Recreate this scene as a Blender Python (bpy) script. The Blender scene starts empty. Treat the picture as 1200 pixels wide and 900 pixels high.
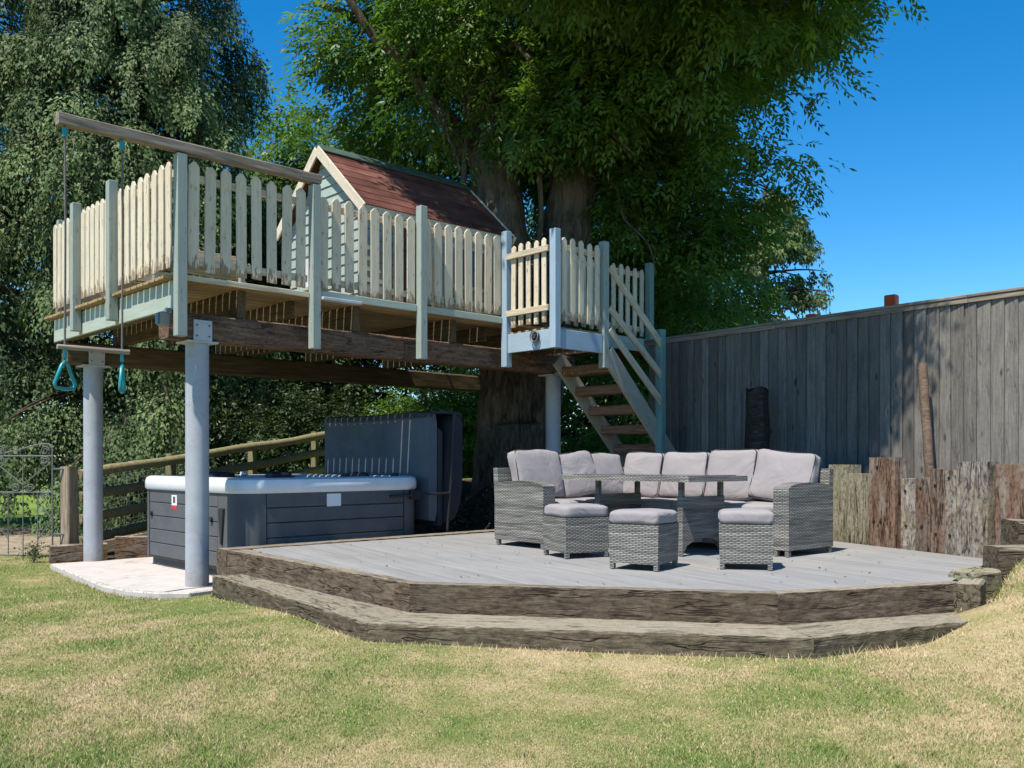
import bpy, bmesh, math, random
import numpy as np
from mathutils import Vector, Matrix

# ---------------------------------------------------------------- camera, sky, sun, exposure
scene = bpy.context.scene
COL = scene.collection
EYE = 1.2
cam_data = bpy.data.cameras.new('camera')
cam = bpy.data.objects.new('camera', cam_data)
COL.objects.link(cam)
cam.location = (0, 0, EYE)
cam.rotation_euler = (math.radians(90), 0, 0)
cam_data.sensor_width = 36.0
cam_data.lens = 36.0 * 1078 / 1200
cam_data.shift_y = 0.075
cam_data.clip_start = 0.05
cam_data.clip_end = 2000
scene.camera = cam

ANG = math.radians(43.5)                       # platform, tub and sofa stand at this angle
V2 = Vector((math.cos(ANG), math.sin(ANG)))    # along the platform front
U2 = Vector((-math.sin(ANG), math.cos(ANG)))   # along the platform side, away
SH = 0.545 * V2 + 0.08 * U2                    # shadow of one metre of height
SUN_DIR = Vector((SH.x, SH.y, -1.0)).normalized()
EL = math.asin(-SUN_DIR.z)
AZ = math.atan2(-SUN_DIR.x, -SUN_DIR.y)

world = bpy.data.worlds.new('World')
scene.world = world
world.use_nodes = True
wn = world.node_tree.nodes
sky = wn.new('ShaderNodeTexSky')
sky.sky_type = 'NISHITA'
sky.sun_disc = False
sky.sun_elevation = EL
sky.sun_rotation = AZ
sky.altitude = 800
sky.air_density = 1.0
sky.dust_density = 0.0
sky.ozone_density = 4.0
wn['Background'].inputs['Strength'].default_value = 0.14
hs = wn.new('ShaderNodeHueSaturation')
hs.inputs['Hue'].default_value = 0.496
hs.inputs['Saturation'].default_value = 1.38
hs.inputs['Value'].default_value = 0.9
world.node_tree.links.new(sky.outputs[0], hs.inputs['Color'])
world.node_tree.links.new(hs.outputs[0], wn['Background'].inputs['Color'])

sun_data = bpy.data.lights.new('sun', 'SUN')
sun_data.energy = 4.9
sun_data.angle = math.radians(0.53)
sun_data.color = (1.0, 0.94, 0.84)
sun = bpy.data.objects.new('sun', sun_data)
COL.objects.link(sun)
sun.rotation_euler = SUN_DIR.to_track_quat('-Z', 'Y').to_euler()
sun.location = (-6, -6, 20)

scene.view_settings.view_transform = 'Standard'
scene.view_settings.look = 'None'
scene.view_settings.exposure = 0.6
scene.view_settings.gamma = 1.0

rng = random.Random(7)

# ---------------------------------------------------------------- node helpers
class NT:
    def __init__(self, name):
        self.m = bpy.data.materials.new(name)
        self.m.use_nodes = True
        self.t = self.m.node_tree
        self.bsdf = self.t.nodes['Principled BSDF']
        self.out = self.t.nodes['Material Output']
    def node(self, typ, **kw):
        n = self.t.nodes.new(typ)
        for k, v in kw.items():
            setattr(n, k, v)
        return n
    def link(self, a, b):
        self.t.links.new(a, b)
    def val(self, sock, v):
        if hasattr(v, 'is_output') or isinstance(v, bpy.types.NodeSocket):
            self.link(v, sock)
        else:
            sock.default_value = v
    def math(self, op, a, b=None, c=None):
        n = self.node('ShaderNodeMath', operation=op)
        self.val(n.inputs[0], a)
        if b is not None: self.val(n.inputs[1], b)
        if c is not None: self.val(n.inputs[2], c)
        return n.outputs[0]
    def mix(self, f, a, b, blend='MIX'):
        n = self.node('ShaderNodeMix', data_type='RGBA', blend_type=blend)
        self.val(n.inputs[0], f)
        for s, v in ((n.inputs[6], a), (n.inputs[7], b)):
            if isinstance(v, tuple) and len(v) == 3: v = v + (1,)
            self.val(s, v)
        return n.outputs[2]
    def ramp(self, f, stops):
        n = self.node('ShaderNodeValToRGB')
        e = n.color_ramp.elements
        while len(e) < len(stops): e.new(0.5)
        for el, (p, c) in zip(e, stops):
            el.position = p
            el.color = c + (1,) if len(c) == 3 else c
        self.link(f, n.inputs[0])
        return n.outputs[0]
    def noise(self, vec, scale=5, detail=4, rough=0.55, dist=0.0):
        n = self.node('ShaderNodeTexNoise')
        n.inputs['Scale'].default_value = scale
        n.inputs['Detail'].default_value = detail
        n.inputs['Roughness'].default_value = rough
        n.inputs['Distortion'].default_value = dist
        if vec is not None: self.link(vec, n.inputs['Vector'])
        return n.outputs['Fac']
    def vec(self, kind='Object', scale=(1, 1, 1), jitter=True):
        if kind == 'Position':
            src = self.node('ShaderNodeNewGeometry').outputs['Position']
        else:
            src = self.node('ShaderNodeTexCoord').outputs[kind]
        mp = self.node('ShaderNodeMapping')
        mp.inputs['Scale'].default_value = scale
        self.link(src, mp.inputs['Vector'])
        if jitter and kind == 'Object':
            oi = self.node('ShaderNodeObjectInfo')
            cb = self.node('ShaderNodeCombineXYZ')
            r = self.math('MULTIPLY', oi.outputs['Random'], 37.0)
            for i in range(3): self.link(r, cb.inputs[i])
            self.link(cb.outputs[0], mp.inputs['Location'])
        return mp.outputs[0]
    def rand(self):
        return self.node('ShaderNodeObjectInfo').outputs['Random']
    def hsv(self, col, h=0.5, s=1.0, v=1.0):
        n = self.node('ShaderNodeHueSaturation')
        self.val(n.inputs['Hue'], h); self.val(n.inputs['Saturation'], s); self.val(n.inputs['Value'], v)
        self.link(col, n.inputs['Color'])
        return n.outputs[0]
    def bump(self, h, strength=0.4, dist=0.01):
        n = self.node('ShaderNodeBump')
        n.inputs['Strength'].default_value = strength
        n.inputs['Distance'].default_value = dist
        self.link(h, n.inputs['Height'])
        self.link(n.outputs[0], self.bsdf.inputs['Normal'])
    def col(self, c):
        self.val(self.bsdf.inputs['Base Color'], c + (1,) if isinstance(c, tuple) and len(c) == 3 else c)
    def rough(self, r):
        self.val(self.bsdf.inputs['Roughness'], r)
    def spec(self, s):
        self.bsdf.inputs['Specular IOR Level'].default_value = s
    def metal(self, v):
        self.bsdf.inputs['Metallic'].default_value = v

M = {}
def wood(name, stops, grain=(1.6, 26, 26), var=0.18, rough=0.85, bump=0.5, blotch=None, knots=0.0, spec=0.2, bscale=2.5, bamt=0.6, cracks=0.0, speck=0.0, top=None):
    """timber with grain running along local X; every piece differs a little"""
    n = NT(name)
    g = n.noise(n.vec('Object', grain), 1.6, 6, 0.62, 0.6)
    c = n.ramp(g, stops)
    big = n.noise(n.vec('Object', (1, 3, 3)), bscale, 3, 0.6)
    if blotch:
        f = n.ramp(big, [(0.45, (0, 0, 0)), (0.68, (1, 1, 1))])
        c = n.mix(n.math('MULTIPLY', f, bamt), c, blotch)
    if knots:
        vo = n.node('ShaderNodeTexVoronoi')
        vo.inputs['Scale'].default_value = 1.0
        n.link(n.vec('Object', (2.4, 7, 0.4)), vo.inputs['Vector'])
        k = n.ramp(vo.outputs['Distance'], [(0.05, (1, 1, 1)), (0.13, (0, 0, 0))])
        c = n.mix(n.math('MULTIPLY', k, knots), c, tuple(x * 0.35 for x in stops[0][1]))
    hgt = g
    if top:                                    # upper faces lightened as if sunlit, along with trodden, weathered bleaching
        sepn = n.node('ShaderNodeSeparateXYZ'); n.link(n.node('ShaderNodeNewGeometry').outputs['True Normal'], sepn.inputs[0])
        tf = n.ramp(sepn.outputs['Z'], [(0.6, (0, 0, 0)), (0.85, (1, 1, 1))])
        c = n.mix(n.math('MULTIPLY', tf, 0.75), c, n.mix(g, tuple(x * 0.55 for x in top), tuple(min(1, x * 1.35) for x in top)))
    if speck:
        sp = n.noise(n.vec('Object', (0.6, 1, 1)), 38, 5, 0.75)
        c = n.mix(n.math('MULTIPLY', n.ramp(sp, [(0.5, (0, 0, 0)), (0.62, (1, 1, 1))]), speck), c, tuple(x * 0.4 for x in stops[0][1]))
        c = n.mix(n.math('MULTIPLY', n.ramp(sp, [(0.33, (1, 1, 1)), (0.42, (0, 0, 0))]), speck * 0.6), c, tuple(min(1, x * 1.25) for x in stops[-1][1]))
        hgt = n.math('ADD', hgt, n.math('MULTIPLY', sp, 0.5))
    if cracks:
        ck = n.noise(n.vec('Object', (0.9, 9, 9)), 1.0, 3, 0.6, 0.4)
        cm = n.ramp(n.math('ABSOLUTE', n.math('SUBTRACT', ck, 0.5)), [(0.0, (1, 1, 1)), (0.022, (0, 0, 0))])
        br = n.ramp(n.noise(n.vec('Object', (1.4, 1.4, 1.4)), 2.0, 2, 0.5), [(0.42, (0, 0, 0)), (0.55, (1, 1, 1))])
        cm = n.math('MULTIPLY', cm, br)
        c = n.mix(n.math('MULTIPLY', cm, cracks), c, (0.012, 0.009, 0.007))
        hgt = n.math('SUBTRACT', hgt, n.math('MULTIPLY', cm, 1.2))
    v = n.math('MULTIPLY_ADD', n.rand(), 2 * var, 1 - var)
    c = n.hsv(c, v=v)
    n.col(c); n.rough(rough); n.spec(spec)
    n.bump(hgt, bump, 0.008)
    M[name] = n.m
    return n

def paint(name, col, under, peel=0.55, var=0.06, rough=0.7, low=None, spec=0.3):
    """painted timber, worn through to the wood in patches"""
    n = NT(name)
    g = n.noise(n.vec('Object', (2, 22, 22)), 2.2, 6, 0.65, 0.4)
    soft = n.noise(n.vec('Object', (1, 2, 2)), 3, 4, 0.6)
    c = n.mix(n.ramp(soft, [(0.3, (0, 0, 0)), (0.7, (1, 1, 1))]), col, tuple(x * 0.86 for x in col))
    c = n.mix(n.math('MULTIPLY', n.ramp(g, [(0.42, (0, 0, 0)), (0.62, (1, 1, 1))]), 0.22), c, under)
    wear = n.noise(n.vec('Object', (5, 18, 18)), 1.6, 6, 0.7)
    if low is not None:
        sep = n.node('ShaderNodeSeparateXYZ')
        n.link(n.node('ShaderNodeTexCoord').outputs['Object'], sep.inputs[0])
        lo = n.math('SUBTRACT', 1.0, n.math('MULTIPLY', sep.outputs['X'], 1.0 / low))
        lo = n.math('MAXIMUM', lo, 0.0)
        wear = n.math('ADD', wear, n.math('MULTIPLY', lo, 0.2))
    w = n.ramp(wear, [(peel, (0, 0, 0)), (peel + 0.05, (1, 1, 1))])
    c = n.mix(w, c, under)
    c = n.hsv(c, v=n.math('MULTIPLY_ADD', n.rand(), 2 * var, 1 - var))
    n.col(c); n.rough(rough); n.spec(spec)
    n.bump(n.math('SUBTRACT', g, n.math('MULTIPLY', w, 0.5)), 0.35, 0.004)
    M[name] = n.m
    return n

def plain(name, col, rough=0.5, metal=0.0, spec=0.4, mott=0.12, mscale=6, bump=0.0, bscale=60):
    n = NT(name)
    f = n.noise(n.vec('Object'), mscale, 5, 0.6)
    c = n.mix(n.ramp(f, [(0.3, (0, 0, 0)), (0.75, (1, 1, 1))]), col, tuple(x * (1 - mott * 2) for x in col))
    n.col(c); n.spec(spec); n.metal(metal)
    n.rough(n.math('MULTIPLY_ADD', f, 0.25, max(0.05, rough - 0.12)))
    if bump: n.bump(n.noise(n.vec('Object'), bscale, 3, 0.6), bump, 0.004)
    M[name] = n.m
    return n

# timber and paint
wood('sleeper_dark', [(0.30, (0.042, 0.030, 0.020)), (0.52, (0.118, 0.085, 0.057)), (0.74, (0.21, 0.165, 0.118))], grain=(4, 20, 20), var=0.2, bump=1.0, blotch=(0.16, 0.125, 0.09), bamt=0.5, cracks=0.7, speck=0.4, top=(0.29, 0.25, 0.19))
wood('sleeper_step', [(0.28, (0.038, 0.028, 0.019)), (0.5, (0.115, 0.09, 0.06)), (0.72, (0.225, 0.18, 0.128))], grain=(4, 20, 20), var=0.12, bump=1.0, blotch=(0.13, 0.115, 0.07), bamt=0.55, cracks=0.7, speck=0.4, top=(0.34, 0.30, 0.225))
wood('sleeper_red', [(0.32, (0.045, 0.025, 0.016)), (0.45, (0.15, 0.085, 0.052)), (0.62, (0.20, 0.125, 0.085)), (0.8, (0.30, 0.22, 0.165))], grain=(2.5, 14, 14), var=0.2, bump=1.0, blotch=(0.25, 0.215, 0.18), bamt=0.75, cracks=0.9, speck=0.6, top=(0.33, 0.30, 0.24))
wood('sleeper_grey', [(0.32, (0.06, 0.048, 0.036)), (0.44, (0.22, 0.185, 0.15)), (0.62, (0.33, 0.295, 0.25)), (0.8, (0.44, 0.41, 0.36))], grain=(3.0, 11, 11), var=0.1, bump=1.0, blotch=(0.30, 0.215, 0.11), bamt=0.45, cracks=0.9, speck=0.7, top=(0.36, 0.33, 0.27))
wood('sleeper_moss', [(0.30, (0.08, 0.068, 0.042)), (0.45, (0.24, 0.21, 0.14)), (0.75, (0.40, 0.36, 0.27))], grain=(3.0, 10, 10), cracks=0.8, speck=0.6, var=0.06, bump=1.0, blotch=(0.27, 0.27, 0.14), bamt=0.5)
wood('beam_wood', [(0.3, (0.07, 0.042, 0.028)), (0.52, (0.17, 0.105, 0.07)), (0.75, (0.31, 0.20, 0.135))], grain=(2.0, 18, 18), var=0.15, bump=0.9, blotch=(0.19, 0.12, 0.085), bamt=0.5, cracks=0.8, speck=0.5)
wood('joist_wood', [(0.3, (0.05, 0.035, 0.02)), (0.55, (0.11, 0.08, 0.045)), (0.8, (0.2, 0.15, 0.08))], var=0.15)
wood('floor_wood', [(0.3, (0.16, 0.10, 0.05)), (0.55, (0.36, 0.25, 0.13)), (0.8, (0.50, 0.38, 0.22))], var=0.12, bump=0.4)
wood('fence_board', [(0.25, (0.095, 0.086, 0.075)), (0.5, (0.178, 0.163, 0.143)), (0.78, (0.255, 0.235, 0.208))], var=0.28, knots=0.85, cracks=0.3, speck=0.2, bump=0.4, blotch=(0.115, 0.11, 0.105), bamt=0.6)
wood('fence_cap', [(0.3, (0.12, 0.095, 0.07)), (0.55, (0.25, 0.21, 0.165)), (0.8, (0.36, 0.32, 0.26))], var=0.1)
wood('rail_wood', [(0.3, (0.10, 0.085, 0.045)), (0.55, (0.23, 0.20, 0.11)), (0.8, (0.36, 0.31, 0.18))], var=0.12, blotch=(0.17, 0.18, 0.07), bamt=0.5)
wood('post_wood', [(0.3, (0.15, 0.11, 0.07)), (0.55, (0.33, 0.26, 0.19)), (0.8, (0.47, 0.40, 0.31))], var=0.08)
wood('swing_wood', [(0.3, (0.13, 0.10, 0.075)), (0.55, (0.27, 0.22, 0.18)), (0.8, (0.40, 0.35, 0.29))], var=0.05)
wood('stake_wood', [(0.3, (0.09, 0.06, 0.042)), (0.55, (0.19, 0.13, 0.09)), (0.8, (0.30, 0.23, 0.18))], var=0.05)
wood('tread_wood', [(0.3, (0.10, 0.055, 0.035)), (0.55, (0.24, 0.14, 0.09)), (0.8, (0.36, 0.24, 0.17))], var=0.1)
wood('rail_cream', [(0.25, (0.25, 0.18, 0.10)), (0.5, (0.52, 0.44, 0.31)), (0.75, (0.64, 0.57, 0.44))], var=0.06, bump=0.4)
wood('stump_wood', [(0.3, (0.012, 0.010, 0.008)), (0.55, (0.04, 0.034, 0.028)), (0.8, (0.10, 0.085, 0.07))], var=0.05, bump=1.0)
paint('picket_paint', (0.68, 0.59, 0.44), (0.27, 0.20, 0.13), 0.60, 0.07, low=0.16)
paint('post_green', (0.31, 0.36, 0.325), (0.19, 0.18, 0.14), 0.60, 0.05)
paint('post_blue', (0.32, 0.43, 0.52), (0.22, 0.24, 0.25), 0.72, 0.04)
paint('fascia_green', (0.40, 0.455, 0.385), (0.24, 0.24, 0.18), 0.66, 0.05)
paint('siding_green', (0.35, 0.42, 0.365), (0.22, 0.22, 0.18), 0.7, 0.06)
paint('barge_cream', (0.66, 0.58, 0.44), (0.30, 0.23, 0.15), 0.6, 0.05)
paint('stringer_paint', (0.40, 0.36, 0.28), (0.25, 0.20, 0.14), 0.6, 0.05)
paint('newel_green', (0.17, 0.29, 0.265), (0.16, 0.17, 0.14), 0.72, 0.04)

def deck_mat():
    n = NT('deck_board')
    g = n.noise(n.vec('Object', (1.2, 30, 30)), 1.5, 5, 0.6, 0.3)
    big = n.noise(n.vec('Object', (1, 2, 1), False), 1.2, 4, 0.6)
    c = n.ramp(g, [(0.3, (0.19, 0.189, 0.189)), (0.6, (0.265, 0.262, 0.26)), (0.8, (0.31, 0.302, 0.295))])
    c = n.mix(n.math('MULTIPLY', n.ramp(big, [(0.45, (0, 0, 0)), (0.7, (1, 1, 1))]), 0.45), c, (0.31, 0.295, 0.27))
    fine = n.noise(n.vec('Object', (6, 14, 6)), 2.0, 6, 0.7)
    c = n.mix(n.math('MULTIPLY', n.ramp(fine, [(0.57, (0, 0, 0)), (0.66, (1, 1, 1))]), 0.45), c, (0.20, 0.18, 0.155))
    c = n.hsv(c, v=n.math('MULTIPLY_ADD', n.rand(), 0.14, 0.93))
    n.col(c); n.rough(0.7); n.spec(0.25); n.bump(g, 0.3, 0.004)
    M['deck_board'] = n.m
deck_mat()

def dirty(name, base, dirt, zmax, rough, spots, sc):
    n = NT(name)
    p = n.vec('Position')
    f = n.noise(p, 5, 5, 0.65)
    c = n.mix(n.ramp(f, [(0.35, (0, 0, 0)), (0.7, (1, 1, 1))]), base, tuple(x * 0.84 for x in base))
    s = n.noise(p, sc, 6, 0.72)
    c = n.mix(n.math('MULTIPLY', n.ramp(s, [(0.56, (0, 0, 0)), (0.66, (1, 1, 1))]), spots), c, dirt)
    if zmax:
        sep = n.node('ShaderNodeSeparateXYZ'); n.link(n.node('ShaderNodeNewGeometry').outputs['Position'], sep.inputs[0])
        low = n.math('SUBTRACT', 1.0, n.math('DIVIDE', sep.outputs['Z'], zmax))
        m = n.ramp(n.math('ADD', low, n.math('MULTIPLY', n.math('SUBTRACT', s, 0.5), 2.2)), [(0.35, (0, 0, 0)), (0.9, (1, 1, 1))])
        c = n.mix(n.math('MULTIPLY', m, 0.6), c, dirt)
    n.col(c); n.rough(rough); n.spec(0.35)
    n.bump(n.noise(p, 60, 4, 0.7), 0.25, 0.004)
    M[name] = n.m
dirty('steel_paint', (0.38, 0.40, 0.44), (0.27, 0.23, 0.18), 0.30, 0.55, 0.35, 9)
dirty('concrete', (0.50, 0.455, 0.42), (0.27, 0.215, 0.17), 0, 0.9, 0.6, 4)
plain('steel_plate', (0.50, 0.52, 0.55), 0.5, 0.0, 0.4, 0.1, 9)
plain('galv', (0.45, 0.47, 0.48), 0.4, 0.8, 0.5, 0.15, 20)
plain('iron', (0.20, 0.20, 0.20), 0.6, 0.2, 0.4, 0.25, 30)
plain('tub_panel', (0.10, 0.103, 0.11), 0.62, 0.0, 0.3, 0.12, 4, 0.15, 90)
plain('tub_front', (0.060, 0.068, 0.080), 0.62, 0.0, 0.3, 0.12, 4, 0.15, 90)
plain('tub_base', (0.05, 0.055, 0.06), 0.7)
plain('acrylic', (0.70, 0.72, 0.75), 0.25, 0.0, 0.5, 0.08, 3)
plain('acrylic_inner', (0.42, 0.47, 0.55), 0.3, 0.0, 0.5, 0.15, 4)
plain('black_plastic', (0.018, 0.019, 0.021), 0.45, 0.0, 0.4, 0.1, 10)
plain('headrest', (0.03, 0.035, 0.045), 0.55)
plain('vinyl', (0.10, 0.12, 0.145), 0.62, 0.0, 0.3, 0.16, 3, 0.25, 40)
plain('vinyl_dark', (0.035, 0.04, 0.048), 0.65, 0.0, 0.3, 0.15, 4, 0.25, 40)
plain('sticker_white', (0.75, 0.75, 0.75), 0.5, 0.0, 0.3, 0.06, 60)
plain('sticker_red', (0.55, 0.04, 0.05), 0.5)
plain('teal_plastic', (0.015, 0.27, 0.30), 0.35, 0.0, 0.5, 0.08, 12)
plain('rope', (0.20, 0.19, 0.17), 0.9, 0.0, 0.1, 0.3, 90)
plain('piping', (0.035, 0.032, 0.035), 0.9, 0.0, 0.1)
plain('orange_paint', (0.72, 0.09, 0.015), 0.6)
plain('lamp_body', (0.24, 0.26, 0.23), 0.5)
plain('glass_dark', (0.05, 0.055, 0.06), 0.08, 0.0, 0.6, 0.05)
plain('brown_door', (0.11, 0.065, 0.04), 0.7)
plain('felt_green', (0.075, 0.115, 0.09), 0.9, 0.0, 0.2, 0.25, 14, 0.6, 120)
plain('wire', (0.32, 0.33, 0.32), 0.5, 0.5)
plain('curtain', (0.62, 0.62, 0.62), 0.8)
plain('sill_white', (0.68, 0.67, 0.62), 0.6)
plain('table_glass', (0.10, 0.11, 0.11), 0.06, 0.0, 0.7, 0.05)

def felt():
    n = NT('felt_red')
    f = n.noise(n.vec('Object'), 2.2, 5, 0.65)
    c = n.ramp(f, [(0.3, (0.07, 0.034, 0.028)), (0.55, (0.145, 0.058, 0.045)), (0.75, (0.20, 0.11, 0.085))])
    c = n.hsv(c, v=n.math('MULTIPLY_ADD', n.rand(), 0.3, 0.85))
    n.col(c); n.rough(0.95); n.spec(0.1)
    n.bump(n.noise(n.vec('Object'), 160, 2, 0.7), 0.7, 0.003)
    M['felt_red'] = n.m
felt()

def fabric():
    n = NT('cushion')
    v = n.vec('Object')
    f = n.noise(v, 2.2, 4, 0.6)
    c = n.mix(f, (0.32, 0.292, 0.29), (0.26, 0.236, 0.236))
    fine = n.noise(v, 500, 2, 0.7)
    c = n.mix(n.math('MULTIPLY', fine, 0.25), c, (0.20, 0.18, 0.19))
    n.col(c); n.rough(0.92); n.spec(0.15)
    n.bsdf.inputs['Sheen Weight'].default_value = 0.15
    w = n.noise(n.vec('Object', (1, 1, 1.6)), 3.4, 3, 0.5, 1.2)
    n.bump(n.math('ADD', n.math('MULTIPLY', w, 1.0), n.math('MULTIPLY', fine, 0.02)), 0.7, 0.035)
    M['cushion'] = n.m
fabric()

def wicker():
    n = NT('wicker')
    uv = n.node('ShaderNodeTexCoord').outputs['UV']
    sep = n.node('ShaderNodeSeparateXYZ'); n.link(uv, sep.inputs[0])
    u, v = sep.outputs[0], sep.outputs[1]
    ROW, STK = 0.0128, 0.025
    rv = n.math('DIVIDE', v, ROW)
    row = n.math('FLOOR', rv)
    fr = n.math('SUBTRACT', rv, row)
    prof = n.math('SINE', n.math('MULTIPLY', fr, math.pi))
    prof = n.math('POWER', prof, 0.6)
    ph = n.math('ADD', n.math('DIVIDE', u, STK), row)
    over = n.math('MULTIPLY_ADD', n.math('SINE', n.math('MULTIPLY', ph, math.pi)), 0.5, 0.5)
    h = n.math('MULTIPLY', prof, n.math('MULTIPLY_ADD', over, 0.74, 0.26))
    cb = n.node('ShaderNodeCombineXYZ')
    n.link(n.math('MULTIPLY', u, 1.2), cb.inputs[0]); n.link(n.math('MULTIPLY', row, 0.61), cb.inputs[1])
    strand = n.noise(cb.outputs[0], 2.0, 2, 0.6)
    cb2 = n.node('ShaderNodeCombineXYZ')
    n.link(n.math('MULTIPLY', u, 0.3), cb2.inputs[0]); n.link(n.math('MULTIPLY', row, 0.11), cb2.inputs[1])
    band = n.noise(cb2.outputs[0], 1.7, 2, 0.5)
    c = n.ramp(n.math('ADD', n.math('MULTIPLY', strand, 0.6), n.math('MULTIPLY', band, 0.4)),
               [(0.36, (0.085, 0.082, 0.075)), (0.5, (0.195, 0.188, 0.168)), (0.64, (0.34, 0.328, 0.29))])
    gap = n.ramp(h, [(0.05, (0, 0, 0)), (0.42, (1, 1, 1))])
    c = n.mix(gap, (0.035, 0.033, 0.03), c)
    n.col(c); n.rough(0.55); n.spec(0.35)
    n.bump(h, 0.9, 0.006)
    M['wicker'] = n.m
wicker()

def grass_color(n):
    p = n.vec('Position')
    a = n.noise(p, 0.55, 4, 0.62, 0.3)
    b = n.noise(p, 2.6, 4, 0.65)
    f = n.math('ADD', n.math('MULTIPLY', a, 0.72), n.math('MULTIPLY', b, 0.36))
    sep = n.node('ShaderNodeSeparateXYZ'); n.link(n.node('ShaderNodeNewGeometry').outputs['Position'], sep.inputs[0])
    # the lawn is greener away from the step, towards the gate side
    far = n.math('MULTIPLY', n.math('ADD', n.math('MULTIPLY', sep.outputs[0], -0.02), n.math('MULTIPLY', sep.outputs[1], 0.0)), 1.0)
    f = n.math('SUBTRACT', f, n.math('MAXIMUM', n.math('MINIMUM', far, 0.05), 0.0))
    rb = n.math('MULTIPLY', n.math('MAXIMUM', n.math('SUBTRACT', sep.outputs[0], 1.8), 0.0), 0.025)
    f = n.math('SUBTRACT', f, n.math('MINIMUM', rb, 0.04))
    return f, p

def lawn_mats():
    n = NT('lawn')
    f, p = grass_color(n)
    c = n.ramp(f, [(0.45, (0.15, 0.19, 0.055)), (0.54, (0.29, 0.265, 0.115)), (0.62, (0.44, 0.35, 0.20))])
    fine = n.noise(p, 45, 4, 0.75)
    c = n.mix(n.math('MULTIPLY', n.ramp(fine, [(0.4, (0, 0, 0)), (0.65, (1, 1, 1))]), 0.5), c, (0.15, 0.12, 0.055))
    n.col(c); n.rough(0.95); n.spec(0.05)
    n.bump(fine, 0.7, 0.02)
    M['lawn'] = n.m
    n = NT('grass')
    f, p = grass_color(n)
    c = n.ramp(f, [(0.45, (0.165, 0.24, 0.055)), (0.535, (0.32, 0.305, 0.125)), (0.61, (0.53, 0.41, 0.25))])
    per = n.node('ShaderNodeAttribute', attribute_name='tint').outputs['Fac']
    c = n.mix(n.ramp(per, [(0.72, (0, 0, 0)), (0.85, (1, 1, 1))]), c, (0.54, 0.42, 0.25))
    c = n.mix(n.ramp(per, [(0.10, (1, 1, 1)), (0.20, (0, 0, 0))]), c, (0.10, 0.21, 0.03))
    c = n.hsv(c, v=n.math('MULTIPLY_ADD', n.noise(p, 120, 1), 0.5, 0.75))
    n.col(c); n.rough(0.7); n.spec(0.15)
    M['grass'] = n.m
    n = NT('field')
    p = n.vec('Position')
    a = n.noise(p, 0.8, 5, 0.65)
    c = n.ramp(a, [(0.35, (0.10, 0.17, 0.035)), (0.65, (0.20, 0.27, 0.06))])
    n.col(c); n.rough(0.95); n.spec(0.05); n.bump(n.noise(p, 30, 4, 0.7), 0.8, 0.03)
    M['field'] = n.m
    n = NT('soil')
    p = n.vec('Position')
    a = n.noise(p, 9, 6, 0.75)
    c = n.ramp(a, [(0.35, (0.03, 0.024, 0.017)), (0.55, (0.085, 0.068, 0.045)), (0.75, (0.17, 0.14, 0.10))])
    n.col(c); n.rough(0.95); n.spec(0.05); n.bump(n.noise(p, 22, 5, 0.75), 1.0, 0.05)
    M['soil'] = n.m
    n = NT('path')
    p = n.vec('Position')
    a = n.noise(p, 5, 6, 0.7)
    c = n.ramp(a, [(0.35, (0.22, 0.17, 0.11)), (0.7, (0.42, 0.35, 0.26))])
    n.col(c); n.rough(0.95); n.spec(0.05); n.bump(n.noise(p, 30, 5, 0.75), 0.8, 0.03)
    M['path'] = n.m
lawn_mats()

def leafmat(name, dark, light, trans=0.35, rough=0.45, spec=0.35, cl=1.4):
    n = NT(name)
    per = n.node('ShaderNodeAttribute', attribute_name='tint').outputs['Fac']
    clump = n.noise(n.vec('Position'), cl, 3, 0.6)
    f = n.math('ADD', n.math('MULTIPLY', per, 0.6), n.math('MULTIPLY', clump, 0.4))
    c = n.ramp(f, [(0.25, dark), (0.75, light)])
    n.col(c); n.rough(rough); n.spec(spec)
    tr = n.node('ShaderNodeBsdfTranslucent')
    n.link(n.hsv(c, 0.485, 1.1, 1.35), tr.inputs['Color'])
    mx = n.node('ShaderNodeMixShader')
    mx.inputs[0].default_value = trans
    n.link(n.bsdf.outputs[0], mx.inputs[1]); n.link(tr.outputs[0], mx.inputs[2])
    n.link(mx.outputs[0], n.out.inputs['Surface'])
    M[name] = n.m
leafmat('ash_leaf', (0.04, 0.10, 0.018), (0.16, 0.28, 0.05), 0.42)
leafmat('shade_dark_leaf', (0.012, 0.028, 0.010), (0.05, 0.085, 0.022), 0.2)  # deep shade under and behind the platform put into the leaf colour
leafmat('far_leaf', (0.06, 0.13, 0.02), (0.17, 0.29, 0.05), 0.4)
leafmat('shrub_leaf', (0.035, 0.08, 0.018), (0.12, 0.22, 0.045), 0.35)
leafmat('conifer_leaf', (0.022, 0.048, 0.017), (0.15, 0.212, 0.075), 0.15, 0.6, 0.25, 1.2)
leafmat('cedar_leaf', (0.05, 0.085, 0.03), (0.14, 0.20, 0.07), 0.2, 0.6, 0.25)

def bark(name, a, b, sc=(5, 5, 1.1)):
    n = NT(name)
    f = n.noise(n.vec('Object', sc, False), 3.0, 7, 0.7, 0.8)
    big = n.noise(n.vec('Object', (1, 1, 0.7), False), 1.6, 3, 0.6)
    c = n.mix(n.ramp(f, [(0.38, (0, 0, 0)), (0.66, (1, 1, 1))]), a, b)
    c = n.mix(n.math('MULTIPLY', n.ramp(big, [(0.5, (0, 0, 0)), (0.7, (1, 1, 1))]), 0.5), c, tuple(x * 1.35 for x in b))
    n.col(c); n.rough(0.95); n.spec(0.1)
    n.bump(f, 1.0, 0.06)
    M[name] = n.m
bark('ash_bark', (0.045, 0.035, 0.026), (0.19, 0.155, 0.12))
bark('conifer_bark', (0.035, 0.026, 0.02), (0.12, 0.09, 0.07))

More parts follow.
